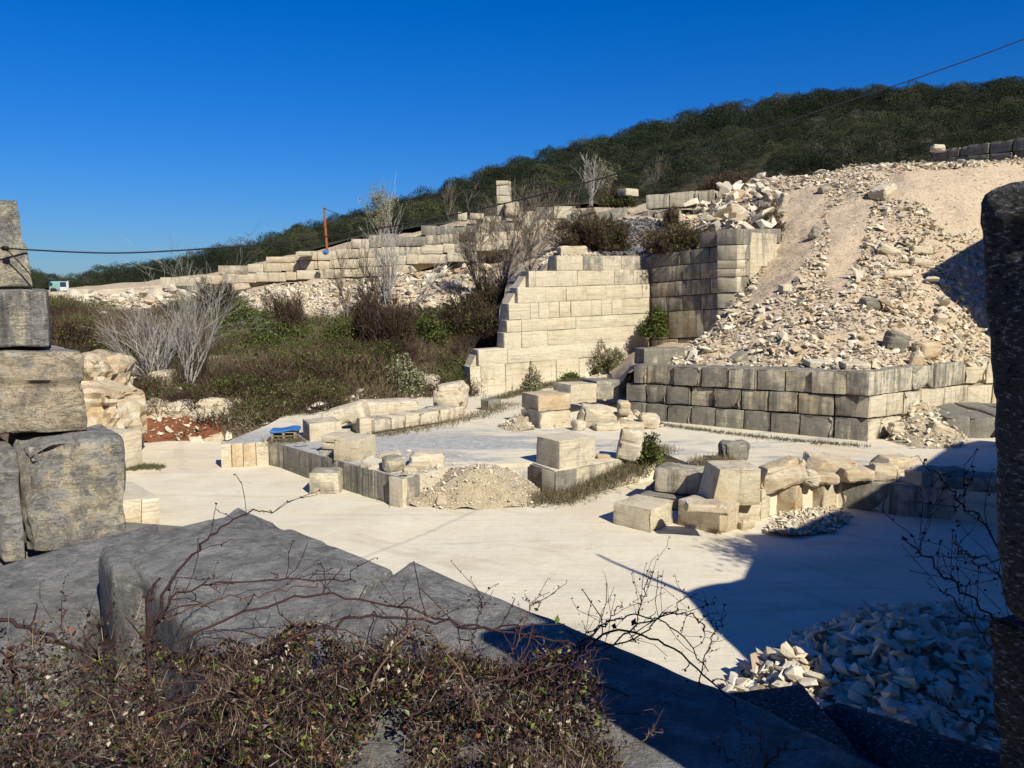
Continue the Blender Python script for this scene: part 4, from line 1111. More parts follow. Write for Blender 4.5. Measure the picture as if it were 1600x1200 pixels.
for lab, x, y, w, h, c, r_, tl in FL:
    q = surf(T3, x, y)
    boulder(lab, (x, y), 0, w * .85, h * .8, None, c, rot=r_, tilt=tl, d=float(q[1]) - .1, name='stone_slab', cat='stone slab', seed=int(x + y), angular=.1)
# jumble of larger blocks at the top left of the slope
JB = [(1062, 355), (1095, 320), (1170, 290), (1222, 284), (1226, 350), (1200, 372), (1140, 372), (1105, 360)]
X = []
p0, n0 = T2.sample(60000, lambda a, b: inpoly(a, b, JB))
k = rng.choice(len(p0), min(300, len(p0)), replace=False)
a = stone_params(p0[k], n0[k], .5, 1.9, 1.3, .3, .1, .5); a[0][:, 2] += rng.uniform(0, .7, len(k))
k = rng.choice(len(p0), min(900, len(p0)), replace=False)
b = stone_params(p0[k], n0[k], .15, .5, 2, .4, .2, .5)
p, s, e, t = cat4(a, b)
heap('block_jumble', 'jumble of tumbled cream blocks above the brown face, left of the rubble top', 'rubble heap', p, s, e, t, M['rubble'], 200)
for lab, x, y, w, h, c, tl in [('large square tan block in the jumble above the brown face', 1142, 352, 34, 34, (.1, .3, .2), (.1, .4)), ('big tilted white block in the jumble above the brown face', 1160, 362, 44, 30, (-.2, .1, .2), (.1, -.4)),
                               ('grey topped block at the right of the jumble', 1183, 350, 26, 16, (.6, .1, .2), (0, -.3)), ('small blue grey block in the upper jumble', 1196, 326, 22, 12, (.5, 0, .1), (0, 0)),
                               ('long upright white slab on the left edge of the rubble slope', 1221, 330, 12, 30, (-.25, .1, .1), (.2, .2))]:
    boulder(lab, (x, y), 0, w, h, 1.2, c, d=63 if x < 1200 else 66, tilt=tl, angular=.05, seed=x)
# grey gravel fan and pale stones of the terrace
GR = [(965, 345), (1010, 340), (1048, 352), (1040, 395), (950, 402), (935, 395)]
g = from_loft(T2, 3000, [GR], .18, .5, 2.2, .5, .1, .6)
g[3][:] = .98
p, s, e, t = g
heap('gravel_fan', 'fan of dark grey gravel on the terrace above the tall cream face', 'rubble heap', p[:3000], s[:3000], e[:3000], t[:3000], M['gravel'], 120)
g = from_loft(T2, 1200, [[(790, 470), (880, 370), (960, 380), (935, 400), (870, 402), (830, 430)]], .15, .5, 2.2, .5, .1, .6)
p, s, e, t = g
heap('stone_heap', 'pale small rubble behind the stepped top of the tall cream face', 'rubble heap', p[:1200], s[:1200], e[:1200], t[:1200], M['rubble'], 60)
boulder('smooth pale mound of rock behind the top of the cream face', (895, 401), 0, 46, 18, 2.5, (-.2, .2, 0), d=64, seed=71, angular=.1)
# rubble below the skyline wall
D1 = [(365, 466), (430, 446), (560, 437), (560, 510), (470, 540), (430, 500), (380, 490)]
D2 = [(560, 437), (740, 412), (830, 408), (800, 430), (760, 470), (700, 500), (640, 480), (560, 470)]
D3 = [(90, 458), (260, 452), (345, 452), (330, 470), (220, 485), (120, 510), (90, 480)]
a = from_loft(T1, 5200, [D1], .18, .75, 2.0, .5, .15, .6)
a = [x[:5200] for x in a]
heap('rubble_fan', 'fan of small pale rubble under the skyline wall at the left centre', 'rubble slope', *a, M['rubble'], 200)
a = from_loft(T1, 1800, [D2], .2, 1.6, 1.6, .35, .15, .4); a = [x[:1800] for x in a]
heap('rubble_fan', 'tan slope with broken slabs under the skyline wall right of the bare poplars', 'rubble slope', *a, M['rubble'], 200)
a = from_loft(T1, 1300, [D3], .3, 2.0, 1.5, .3, .15, .25); a = [x[:1300] for x in a]
heap('rubble_fan', 'broken ledges and slabs on the slope below the van', 'rubble slope', *a, M['rubble'], 200)
a = from_loft(T1, 1500, [[(100, 560), (200, 560), (240, 640), (345, 600), (480, 640), (560, 610), (740, 560), (745, 650), (560, 655), (345, 700), (210, 700), (100, 710)]], .12, .7, 2.2, .5, .2, .5); a = [x[:1500] for x in a]
heap('rubble_fan', 'loose stones among the scrub along the foot of the slope', 'rubble slope', *a, M['rubble'], 150)
a = from_loft(T4, 420, [[(860, 600), (950, 575), (1030, 560), (1040, 620), (980, 640), (900, 610)]], .12, .6, 2.2, .5, .2, .5); a = [x[:420] for x in a]
heap('stone_heap', 'white stones at the foot of the tall cream face near the retaining wall', 'rubble heap', *a, M['rubble'], 80)
def mound(name, label, base_px, z0, zt, n, smin, smax, mat, npart, power=2.2, top=None, surfm=None, rough=.12, flat=.5):
    """conical pile over a ground outline given in pixels on level z0"""
    B = [G(x, y, z0) for x, y in base_px]
    c = top or sum(B, Vector()) / len(B)
    rows = []
    ring = B + [B[0]]
    L = Loft([[b for b in ring], [b.lerp(Vector((c[0], c[1], zt)), .5) + Vector((0, 0, .08)) for b in ring], [b.lerp(Vector((c[0], c[1], zt)), .97) for b in ring]], 90, 30, rough, 1.3, int(zt * 10))
    root = None
    p, nn = L.sample(n)
    p, s, e, t = stone_params(p, nn, smin, smax, power, flat, .25, .5)
    root = heap(name, label, 'rubble heap', p, s, e, t, mat, npart)
    V = L.S.reshape(-1, 3); idx = np.arange(L.nu * L.nv).reshape(L.nv, L.nu)
    Fc = np.stack([idx[:-1, :-1], idx[:-1, 1:], idx[1:, 1:], idx[1:, :-1]], -1).reshape(-1, 4)
    me = mesh_np('dust_core', V, Fc, True)
    part_world('dust_core', me, surfm or M['tan'], root)
    return root
c = G(735, 745, UZ); mound('rubble_cone', 'cone of fine cream rubble dumped against the middle bench', [(640, 792), (700, 798), (770, 797), (835, 792), (850, 775), (845, 745), (790, 728), (700, 728), (650, 750)], 0.02, 1.42, 7000, .04, .24, M['rubble'], 140, 2.2, top=Vector((G(740, 742, UZ).x, G(740, 742, UZ).y, 0)), flat=.4, rough=.28, surfm=M['tan'])
for lab, x, y, w, h, tl in [('flat square slab lying on the cone of fine rubble', 744, 772, 30, 10, (.3, .3)), ('squared tan stone at the foot of the rubble cone', 690, 785, 18, 12, (.2, 0)), ('longer pale stone next to the squared tan stone', 712, 783, 24, 11, (.2, .1))]:
    boulder(lab, (x, y), .25, w, h, .5, (-.1, .5, 0), tilt=tl, angular=.05, cell=.05, seed=x)
mound('rubble_heap', 'heap of broken stone at the corner of the retaining wall', [(1385, 688), (1430, 702), (1500, 700), (1520, 680), (1490, 655), (1430, 645), (1390, 660)], UZ, 2.5, 1500, .10, .55, M['rubble'], 100, 2.0, top=Vector((G(1440, 672, UZ).x, G(1440, 672, UZ).y + .6, 0)))
for lab, x, y, w, h, tl in [('white rock at the left foot of the heap by the wall corner', 1400, 680, 24, 22, (0, .2)), ('long white rock lying on the right of the heap by the wall corner', 1470, 682, 40, 20, (0, .4)), ('cream stone at the top of the heap by the wall corner', 1415, 658, 18, 13, (0, .1))]:
    boulder(lab, (x, y), UZ + .25, w, h, .7, (-.2, .3, 0), tilt=tl, cell=.08, seed=x)
mound('rubble_heap', 'spill of pale chips before the rough brown block, at the shade edge', [(1195, 832), (1240, 838), (1300, 830), (1335, 808), (1300, 795), (1220, 798)], 0.02, .22, 1500, .08, .42, M['rubble'], 80, 2.0)
mound('rubble_heap', 'small brown rubble heap left of the dumped pile', [(778, 668), (800, 675), (835, 672), (838, 655), (805, 652)], UZ, 1.6, 420, .07, .35, M['rubble'], 40, 2.0)
mound('rock_heap', 'heap of big angular rocks in the shade at the lower right of the floor', [(1130, 1080), (1160, 1130), (1250, 1190), (1450, 1290), (1700, 1300), (1800, 1150), (1640, 1010), (1480, 955), (1340, 962), (1250, 1000), (1190, 1035)], 0.0, 1.25, 2800, .22, .60, M['rubble'], 300, 1.5, rough=.3, flat=.75)

# loose grit over the floors
def floor_grit(label, poly, z, n, smin, smax, name='loose_grit'):
    X = [G(x, y, z) for x, y in poly]; Pg = np.array([(v.x, v.y) for v in X]); lo, hi = Pg.min(0), Pg.max(0)
    q = rng.uniform(lo, hi, (n * 3, 2)); q = q[inpoly(q[:, 0], q[:, 1], Pg)]
    cl2 = fbm(np.column_stack([q * .35, q[:, :1] * 0]), 3, 8); q = q[rng.random(len(q)) < np.clip(.25 + 1.6 * cl2, .04, 1)][:n]
    p, s, e, t = stone_params(np.column_stack([q, np.full(len(q), z)]), np.tile([0, 0, 1.0], (len(q), 1)), smin, smax, 3.0, .5, .2, .5)
    V, Fc, T = join_hulls(p, s, e, t)
    tag(link(name, mesh_np(name, V, Fc, attrs={'tint': T}), M['rubble'], color=(0, 0, 0), kind='stuff'), label, 'grit')
floor_grit('loose grit and pebbles scattered over the lower floor', [(200, 700), (345, 735), (620, 800), (960, 840), (1100, 850), (1500, 830), (1700, 1100), (1100, 1150), (300, 1000), (150, 800)], .03, 2600, .02, .14)
floor_grit('loose grit scattered over the middle bench and before the retaining wall', [(440, 690), (740, 655), (1020, 668), (1400, 705), (1600, 730), (1200, 742), (1030, 700), (860, 722), (640, 740)], UZ + .01, 1300, .03, .16)
a = from_loft(T1, 220, [[(215, 560), (345, 520), (700, 520), (745, 600), (640, 610), (480, 650), (345, 660), (215, 640)]], .25, 1.1, 2.0, .5, .15, .5)
heap('rubble_fan', 'pale rocks poking out of the brown scrub in the middle of the slope', 'rubble slope', *a, M['rubble'], 120)
# ------------------------------------------------------------------ tubes for stems, branches, cables
def tubes(segs, n=4):
    """segs (k, 8): p0, r0, p1, r1 -> verts, quads"""
    S = np.asarray(segs, float)
    a, ra, b, rb = S[:, :3], S[:, 3], S[:, 4:7], S[:, 7]
    d = b - a; L = np.linalg.norm(d, axis=1, keepdims=True); L[L == 0] = 1; d /= L
    h = np.where(np.abs(d[:, 2:3]) < .9, np.array([[0, 0, 1.0]]), np.array([[1.0, 0, 0]]))
    u = np.cross(d, h); u /= np.linalg.norm(u, axis=1, keepdims=True); v = np.cross(d, u)
    an = np.arange(n) * 2 * np.pi / n
    ring = u[:, None] * np.cos(an)[None, :, None] + v[:, None] * np.sin(an)[None, :, None]
    V = np.concatenate([a[:, None] + ring * ra[:, None, None], b[:, None] + ring * rb[:, None, None]], 1)
    k = np.arange(len(S))[:, None, None] * 2 * n
    i = np.arange(n); j = (i + 1) % n
    Fq = np.stack([i, j, j + n, i + n], -1)[None] + k
    return V.reshape(-1, 3), Fq.reshape(-1, 4)
def blades(segs):
    """one narrow tapering quad per segment, for far twigs and grass"""
    S = np.asarray(segs, float); a, ra, b, rb = S[:, :3], S[:, 3:4], S[:, 4:7], S[:, 7:8]
    d = b - a; s = np.cross(d, rng.normal(size=d.shape)); s /= np.linalg.norm(s, axis=1, keepdims=True) + 1e-9
    V = np.stack([a - s * ra, a + s * ra, b + s * rb, b - s * rb], 1).reshape(-1, 3)
    return V, np.arange(len(V)).reshape(-1, 4)
def branch(segs, p, d, L, r, depth, rnd, spread=.5, split=3, nseg=4, up=.15, ratio=.62, wob=.12, tips=None):
    d = d.normalized()
    q = p.copy(); pts = [q.copy()]
    for i in range(nseg):
        d = (d + Vector((rnd.gauss(0, wob), rnd.gauss(0, wob), rnd.gauss(0, wob) + up * .2))).normalized()
        r1 = r * (1 - .55 * (i + 1) / nseg)
        n = q + d * L / nseg
        segs.append((*q, r * (1 - .55 * i / nseg), *n, r1)); q = n; pts.append((q.copy(), d.copy(), r1))
    if depth > 0:
        for k in range(split):
            s = rnd.choice(pts[max(1, nseg // 3):])
            base, dd, rr = s
            off = Vector((rnd.gauss(0, 1), rnd.gauss(0, 1), rnd.gauss(0, .6))).normalized()
            nd = (dd + off * spread + Vector((0, 0, up))).normalized()
            branch(segs, base, nd, L * ratio * rnd.uniform(.7, 1.2), rr * .7, depth - 1, rnd, spread, split, nseg, up, ratio, wob, tips)
    elif tips is not None: tips.append(q)
def bare_shrub(name, label, base, stems, mat, cat='shrub', fan=.6, L=3, r=.05, depth=3, seed=0, spread=.45, split=4, up=.2, group=None, leafmat=None, leafn=0, lean=(0, 0), rmin=.006, minfan=.1, leaf=.08):
    rnd = random.Random(seed); segs = []; tips = []
    trunk = []
    for k in range(stems):
        a = rnd.uniform(0, 6.28); f = rnd.uniform(minfan, fan)
        d = Vector((math.cos(a) * f + lean[0], math.sin(a) * f + lean[1], 1))
        s0 = len(segs)
        branch(segs, Vector((rnd.gauss(0, .12), rnd.gauss(0, .12), 0)), d, L * rnd.uniform(.7, 1.1), r * rnd.uniform(.7, 1.1), depth, rnd, spread, split, 5, up, tips=tips)
        trunk += segs[s0:s0 + 5]
    root = thing(name, label, cat, base, group)
    tset = set(map(tuple, trunk))
    rest = np.array([s for s in segs if tuple(s) not in tset])
    tr = np.array(trunk)
    V, Q = tubes(tr, 5)
    link('trunk', mesh_np('trunk', V, Q, True, {'tint': np.repeat(rng.random(len(tr)), 10)}), mat, root)
    rest[:, 3] = np.maximum(rest[:, 3], rmin); rest[:, 7] = np.maximum(rest[:, 7], rmin * .7)
    V, Q = tubes(rest, 3)
    o = link('crown', mesh_np('crown', V, Q, False, {'tint': np.repeat(rng.random(len(rest)), 6)}), mat, root)
    if leafmat is not None:
        tp = np.array([tuple(t) for t in tips]); k = rng.integers(0, len(tp), leafn)
        V, T = leaf_tris(tp[k] + rng.normal(0, .12, (leafn, 3)), leaf)
        link('leaves', mesh_np('leaves', V, tri_faces(len(V)), attrs={'tint': T}), leafmat, root)
    return root
def leaf_tris(c, size, tint=None, aniso=.45):
    n = len(c); s = size * rng.uniform(.6, 1.4, n)
    a = rng.normal(size=(n, 3)); a /= np.linalg.norm(a, axis=1, keepdims=True)
    b = np.cross(a, rng.normal(size=(n, 3))); b /= np.linalg.norm(b, axis=1, keepdims=True)
    V = np.stack([c - a * s[:, None] * .5 - b * s[:, None] * aniso * .3, c + b * s[:, None] * aniso, c + a * s[:, None] * .5], 1).reshape(-1, 3)
    t = rng.random(n) if tint is None else tint
    return V, np.repeat(t, 3)
def twigs(base, n, L, r, spreadv=.8, up=.6, tint=None):
    """thin dry twigs rising from base points; returns segs"""
    k = rng.integers(0, len(base), n)
    d = rng.normal(size=(n, 3)) * spreadv; d[:, 2] = np.abs(d[:, 2]) * .6 + up
    d /= np.linalg.norm(d, axis=1, keepdims=True)
    l = L * rng.uniform(.4, 1.2, n)
    a = base[k]; b = a + d * l[:, None] * .55
    d2 = d + rng.normal(size=(n, 3)) * .3; d2 /= np.linalg.norm(d2, axis=1, keepdims=True)
    c = b + d2 * l[:, None] * .45
    R = np.full((n, 1), r)
    return np.concatenate([np.hstack([a, R, b, R * .7]), np.hstack([b, R * .7, c, R * .3])])

# ------------------------------------------------------------------ scrub on the slope (nobody could count it)
def scrub(name, label, L, n, poly, neg=None, per=60, tw=None, leafs=0, size=.9, mats=('dry', 'green'), lsize=.12, tint=None, wsp=.35):
    def pred(px, py):
        m = inpoly(px, py, poly)
        for pl in (neg or []): m &= ~inpoly(px, py, pl)
        return m
    p, _ = L.sample(n * 12, pred); p = p[:n]
    dens = fbm(p * .45, 3, 77); p = p[dens > -.34]
    k = rng.integers(0, len(p), len(p) * per)
    hv = np.clip(.85 + 1.0 * fbm(p * .6, 3, 18), .4, 1.6)[k]
    base = p[k] + rng.normal(0, wsp, (len(k), 3)) * np.array([1, 1, .1])
    m_ = rng.random(len(base)) < hv; base = base[m_]
    segs = twigs(base, len(base), size, .014)
    segs[:, 3] *= 1.25; segs[:, 7] *= 1.25
    V, Q = blades(segs)
    t = np.clip(.42 + 1.1 * fbm(segs[:, :3] * .35, 3, 7) + rng.normal(0, .16, len(segs)), 0, .92)
    o = link(name, mesh_np(name, V, Q, attrs={'tint': np.repeat(t, 4)}), M[mats[0]], kind='stuff')
    tag(o, label, 'scrub')
    if leafs:
        px_, py_ = proj(p)
        m = (fbm(p * .22, 3, 99) + .34 * ((px_ > 340) & (px_ < 560) & (py_ < 590)) > .20)
        q = p[m]; k = rng.integers(0, len(q), len(q) * leafs)
        h = rng.uniform(0, 1, len(k)) ** .7
        c = q[k] + np.stack([rng.normal(0, .45, len(k)), rng.normal(0, .45, len(k)), h * size * .8], 1)
        V, T = leaf_tris(c, lsize)
        o = link('low_green_scrub', mesh_np('low_green_scrub', V, tri_faces(len(V)), attrs={'tint': T}), M[mats[1]], kind='stuff')
        tag(o, 'low green undergrowth among the ' + label, 'undergrowth')
SCR = [(85, 478), (220, 500), (330, 475), (380, 500), (440, 500), (520, 520), (560, 490), (640, 500), (700, 500), (760, 470), (800, 440), (800, 520), (745, 590), (735, 640), (640, 615), (560, 625), (480, 655), (345, 670), (330, 640), (220, 650), (170, 560), (120, 545), (85, 520)]
scrub('brown_scrub', 'dry brown scrub covering the slope below the skyline wall', T1, 2500, SCR, per=42, size=1.45, leafs=70)
scrub('brown_scrub', 'dry brown scrub on the slope behind the left tower of blocks', T1, 520, [(-290, 480), (88, 480), (120, 540), (110, 690), (-290, 690)], per=34, size=1.4, leafs=30)
scrub('sparse_scrub', 'thin scrub straggling over the foot of the slope', T1, 260, [(215, 690), (345, 600), (745, 560), (745, 650), (560, 655), (480, 680), (345, 700)], per=30, size=.6)
def bush(name, label, px, py, L, w, h, dry=.8, green=0, seed=0, d=None, tintc=.35, leaf=.16, greenmat='green', group=None):
    """rounded bush of dense twigs with leaves; parts: twigs, leaves"""
    c = np.array(P(px, py, d)) if d else np.array(surf(L, px, py))
    root = thing(name, label, 'bush', Vector(c), group)
    n = int(1250 * w * h / 4 + 550)
    u = rng.normal(size=(n, 3)); u /= np.linalg.norm(u, axis=1, keepdims=True); u[:, 2] = np.abs(u[:, 2])
    lump = 1 + .75 * vnoise(u * 2.2 + seed * 3.1, seed)
    q = u * (rng.random(n) ** .45 * lump)[:, None] * np.array([w / 2, w / 2, h])
    if dry:
        m = int(n * dry * 2)
        k = rng.integers(0, n, m)
        b = q[k]; dd = b / (np.linalg.norm(b, axis=1, keepdims=True) + .01) + rng.normal(0, .45, (m, 3)) + np.array([0, 0, .4])
        dd /= np.linalg.norm(dd, axis=1, keepdims=True)
        l = rng.uniform(.2, .7, m)[:, None] * min(w, h) * .4
        segs = np.hstack([b - dd * l * .5, np.full((m, 1), .016), b + dd * l * .5, np.full((m, 1), .006)])
        segs[:, 3] *= 1.25
        V, Q = blades(segs)
        link('twigs', mesh_np('twigs', V, Q, attrs={'tint': np.repeat(np.clip(tintc + rng.normal(0, .16, m), 0, .9), 4)}), M['dry'], root)
    if green:
        m = int(n * green * 3); k = rng.integers(0, n, m)
        V, T = leaf_tris(q[k] + rng.normal(0, .1, (m, 3)), leaf)
        link('leaves', mesh_np('leaves', V, tri_faces(len(V)), attrs={'tint': T}), M[greenmat], root)
    return root
B_ = bush
B_('dark_bush', 'dark round bush at the upper left of the slope beside the rubble fan', 345, 492, T1, 3.6, 2.6, .6, .6, 1, tintc=.2, greenmat='forest')
B_('green_bush', 'green bush on the slope right of the bare white shrubs', 378, 530, T1, 4.2, 2.4, .2, 1.2, 2)
B_('green_bush', 'green bush lower down between the bare white shrubs and the purple bush', 415, 560, T1, 3.2, 1.6, .2, 1.2, 3)
B_('green_bush', 'bright green bush below the purple bush', 468, 548, T1, 3.0, 1.5, .2, 1.3, 4)
B_('purple_bush', 'tall brown purple bush in front of the rubble fan', 452, 525, T1, 3.2, 3.2, 1.1, .15, 5, tintc=.32)
B_('purple_bush', 'large dome of purple brown twigs under the bare poplars', 598, 545, T1, 5.4, 3.4, 1.4, .05, 6, tintc=.25)
B_('green_bush', 'dark green bush left of the large twig dome', 538, 545, T1, 3.2, 1.8, .3, 1.0, 7)
B_('green_bush', 'dark green bush right of the large twig dome', 668, 536, T1, 4.0, 2.2, .3, 1.0, 8)
B_('purple_bush', 'dark twiggy bush leaning down beside the stepped edge of the cream face', 735, 530, T1, 5.4, 3.0, 1.3, .3, 9, tintc=.18)
B_('purple_bush', 'dark twiggy bush higher up the stepped edge of the cream face', 772, 492, T1, 4.6, 2.8, 1.3, .25, 10, tintc=.2)
B_('yellow_bush', 'yellowish green broom bush above the low block row', 635, 612, T1, 2.2, 2.0, .4, .8, 11, greenmat='olive')
B_('green_bush', 'green bush by the lower left corner of the cream face', 708, 590, T1, 2.4, 1.6, .8, .6, 12)
B_('brown_bush', 'brown heath like bush on the slope above the red soil', 420, 600, T1, 4.2, 1.4, 1.3, .1, 13, tintc=.5)
B_('brown_bush', 'wide brown bush in the middle of the slope', 520, 590, T1, 5.0, 1.6, 1.3, .1, 14, tintc=.55)
B_('brown_bush', 'brown bush left of the yellowish broom', 590, 600, T1, 3.6, 1.4, 1.3, .1, 15, tintc=.45)
B_('brown_bush', 'rust brown bush on the slope beside the foreground tower of blocks', 118, 545, T1, 3.2, 1.8, 1.3, .15, 16, tintc=.4)
B_('brown_bush', 'brown bush on the slope under the grey flat boulder', 165, 560, T1, 3.0, 1.3, 1.3, .2, 17, tintc=.3)
B_('brown_bush', 'brown bush over the edge of the orange rock outcrop', 205, 625, T1, 2.6, 1.4, 1.3, .2, 18, tintc=.3)
B_('brown_bush', 'large rust brown bush on the terrace above the cream face', 925, 385, T2, 5.4, 2.8, 1.4, .2, 20, tintc=.42)
B_('brown_bush', 'brown bush on the terrace next to the grey gravel fan', 955, 392, T2, 3.6, 2.2, 1.3, .2, 21, tintc=.35)
B_('brown_bush', 'brown bush hanging over the brown shaded face', 1062, 398, T2, 4.6, 2.2, 1.4, .2, 22, tintc=.42)
B_('brown_bush', 'small brown bush under the row of four grey-streaked blocks', 1052, 350, T2, 2.0, 1.4, 1.3, .1, 23, tintc=.55)
B_('brown_bush', 'dark brown bush under the single pale square block', 965, 322, T2, 4.0, 1.6, 1.2, .4, 24, tintc=.3, d=81)
B_('grey_bush', 'greyish thorn bush at the right of the jumble of blocks', 1200, 362, T2, 2.4, 1.6, 1.2, .1, 25, tintc=.6, d=61)
B_('green_bush', 'small green bush in the corner of the cream and brown faces', 1022, 524, T5, 1.7, 1.5, .3, 1.4, 26, d=58)
B_('green_bush', 'green bush at the foot of the cream face near the retaining wall', 928, 585, T4, 3.0, .9, .6, 1.0, 27)
B_('grey_bush', 'pale grey green bush leaning on the foot of the cream face', 955, 582, T4, 2.8, 1.6, .9, .4, 28, greenmat='olive', tintc=.7)
B_('green_bush', 'low green plant below the pale grey green bush', 893, 600, T4, 1.6, .6, .4, 1.2, 29)
B_('grey_bush', 'thin yellow green weed growing at the foot of the cream face', 830, 612, T4, 1.3, 1.4, .5, .3, 30, greenmat='olive', tintc=.75)
B_('brown_bush', 'brown thicket on the skyline right of the grey-streaked blocks', 1140, 305, T2, 6.5, 2.2, 1.2, .1, 31, tintc=.45, d=88)
# bare trees and shrubs
bare_shrub('bare_shrub', 'bare white barked shrub fanning out at the left of the slope', surf(T1, 243, 606), 9, M['whitebark'], fan=1.0, minfan=.2, L=3.9, r=.045, depth=2, seed=3, up=.03, split=9, rmin=.006, lean=(-.25, 0), spread=.35)
bare_shrub('bare_shrub', 'bare grey white shrub just right of the fanning white one', surf(T1, 296, 610), 10, M['whitebark'], fan=.8, L=5.2, r=.042, depth=3, seed=4, up=.03, split=4, rmin=.0055)
for i, (x, y, L, s, lab) in enumerate([(600, 500, 7.5, 5, 'tallest bare poplar sapling, before the skyline wall'), (612, 498, 6.6, 6, 'bare poplar sapling just right of the tallest one'), (588, 502, 5.2, 7, 'shorter bare poplar sapling left of the tallest one'),
                                       (543, 515, 4.4, 8, 'slim bare sapling between the rusty pole and the poplars'), (568, 512, 4.2, 9, 'slim bare sapling just left of the poplars')]):
    bare_shrub('bare_tree', lab, surf(T1, x, y), 2 if i < 2 else 2, M['whitebark'] if i < 2 else M['greybark'], cat='tree', fan=.2, L=L * .9, r=.075, depth=2, seed=40 + s, spread=.40, split=9, up=.2, rmin=.011)
bare_shrub('leaning_dead_stems', 'bundle of pale dead stems leaning up to the right of the poplars', surf(T1, 640, 485), 5, M['whitebark'], fan=.2, L=6, r=.05, depth=1, seed=77, lean=(.75, 0), up=.0, split=3)
bare_shrub('budding_tree', 'tree with pale yellow green buds rising above the skyline wall', P(598, 372, 92), 5, M['greybark'], cat='tree', fan=.8, L=3.2, r=.05, depth=3, seed=21, split=5, up=.15, leafmat=M['olive'], leafn=6500, leaf=.12, rmin=.006)
bare_shrub('bare_tree', 'bare brown tree spreading before the stepped top of the cream face', surf(T1, 788, 466), 6, M['greybark'], cat='tree', fan=.75, L=5.2, r=.08, depth=4, seed=23, split=4, up=.12, rmin=.012)
bare_shrub('bare_tree', 'bare brown tree just left of the spreading one, below the skyline wall', surf(T1, 752, 470), 5, M['greybark'], cat='tree', fan=.8, L=4.0, r=.07, depth=4, seed=24, split=4, up=.12, rmin=.012)
bare_shrub('bare_tree', 'bare brown tree between the spreading tree and the pale mound', surf(T2, 830, 428), 5, M['greybark'], cat='tree', fan=.8, L=3.6, r=.06, depth=4, seed=25, split=4, up=.1, rmin=.012)
bare_shrub('bare_tree', 'pale grey bare tree on the terrace below the wood', P(922, 322, 90), 5, M['whitebark'], cat='tree', fan=.5, L=3.4, r=.06, depth=3, seed=26, split=4, up=.2, rmin=.013)
bare_shrub('budding_tree', 'small tree with yellow green buds left of the single pale square block', P(953, 308, 92), 5, M['greybark'], cat='tree', fan=.6, L=2.2, r=.04, depth=3, seed=27, split=4, up=.2, leafmat=M['olive'], leafn=900, leaf=.13)
for i, (x, y) in enumerate([(1030, 300), (700, 335)]):
    bare_shrub('bare_tree', ['pale bare tree at the lower edge of the wood above the four streaked blocks', 'grey bare tree behind the skyline wall left of the block tower', 'grey bare tree behind the skyline wall near the budding tree',
               'pale bare tree low in the wood above the brown thicket', 'slim bare tree in the wood over the jumble of blocks', 'bare tree at the foot of the wood above the rim of the rubble slope', 'bare tree in the wood left of the dark skyline row'][i], P(x, y + 4, 104), 3, M['greybark'], cat='tree', fan=.4, L=3.2, r=.05, depth=3, seed=60 + i, split=4, up=.15, rmin=.010)

# grass strips
def grass(label, pts, n, h=.3, w=.5, tint=None, z=UZ, name='grass'):
    segs = []
    P0 = [G(x, y, z_) for x, y, z_ in pts]
    L = np.array([(b - a).length for a, b in zip(P0[:-1], P0[1:])]); c = rng.choice(len(L), n, p=L / L.sum())
    t = rng.random(n); a = np.array([tuple(p) for p in P0])
    q = a[c] * (1 - t[:, None]) + a[c + 1] * t[:, None] + rng.normal(0, w / 2, (n, 3)) * np.array([1, 1, 0])
    segs = twigs(q, n * 2, h, .010, .5, .8)
    V, Q = blades(segs)
    o = link(name, mesh_np(name, V, Q, attrs={'tint': np.repeat(np.clip(rng.normal(tint or .6, .25, len(segs)), 0, 1), 4)}), M['grass'], kind='stuff')
    tag(o, label, 'grass')
grass('dry grass and weeds along the sunlit low edge of the middle bench', [(850, 785, .05), (880, 775, .1), (920, 758, .3), (965, 738, .6), (1005, 716, .9), (1030, 706, 1.0)], 5000, .40, .9, .55)
grass('green and dry grass at the foot of the retaining wall', [(1020, 662, UZ), (1120, 676, UZ), (1250, 690, UZ), (1350, 698, UZ)], 1300, .14, .4, .3)
grass('thin grass at the foot of the streaked bench edge', [(430, 716, 0), (520, 745, 0), (628, 790, 0)], 1300, .20, .3, .3)
grass('grass patch at the foot of the pale sawn step left of the track', [(200, 735, 0), (225, 731, 0), (250, 732, 0)], 900, .2, .4, .25)
grass('weeds along the low block wall and ramp', [(590, 682, UZ), (660, 670, UZ), (740, 652, UZ), (800, 632, UZ + .3)], 1100, .28, .8, .55)
grass('grass at the foot of the tall cream face', [(752, 630, .9), (800, 618, 1.2), (850, 603, 1.5), (900, 596, 2.0)], 1800, .3, .6, .45)
grass('dry grass tufts at the back of the block group', [(1090, 728, UZ), (1130, 724, UZ), (1110, 735, UZ)], 900, .4, .6, .7)
B_('brown_bush', 'spiky dark green tuft right of the leaning curved stone', 1005, 720, None, 1.3, .9, .8, .6, 50, d=G(1005, 715, UZ).y, tintc=.4)
grass('weeds behind the pallet', [(465, 690, UZ), (430, 690, UZ)], 500, .3, .5, .5)

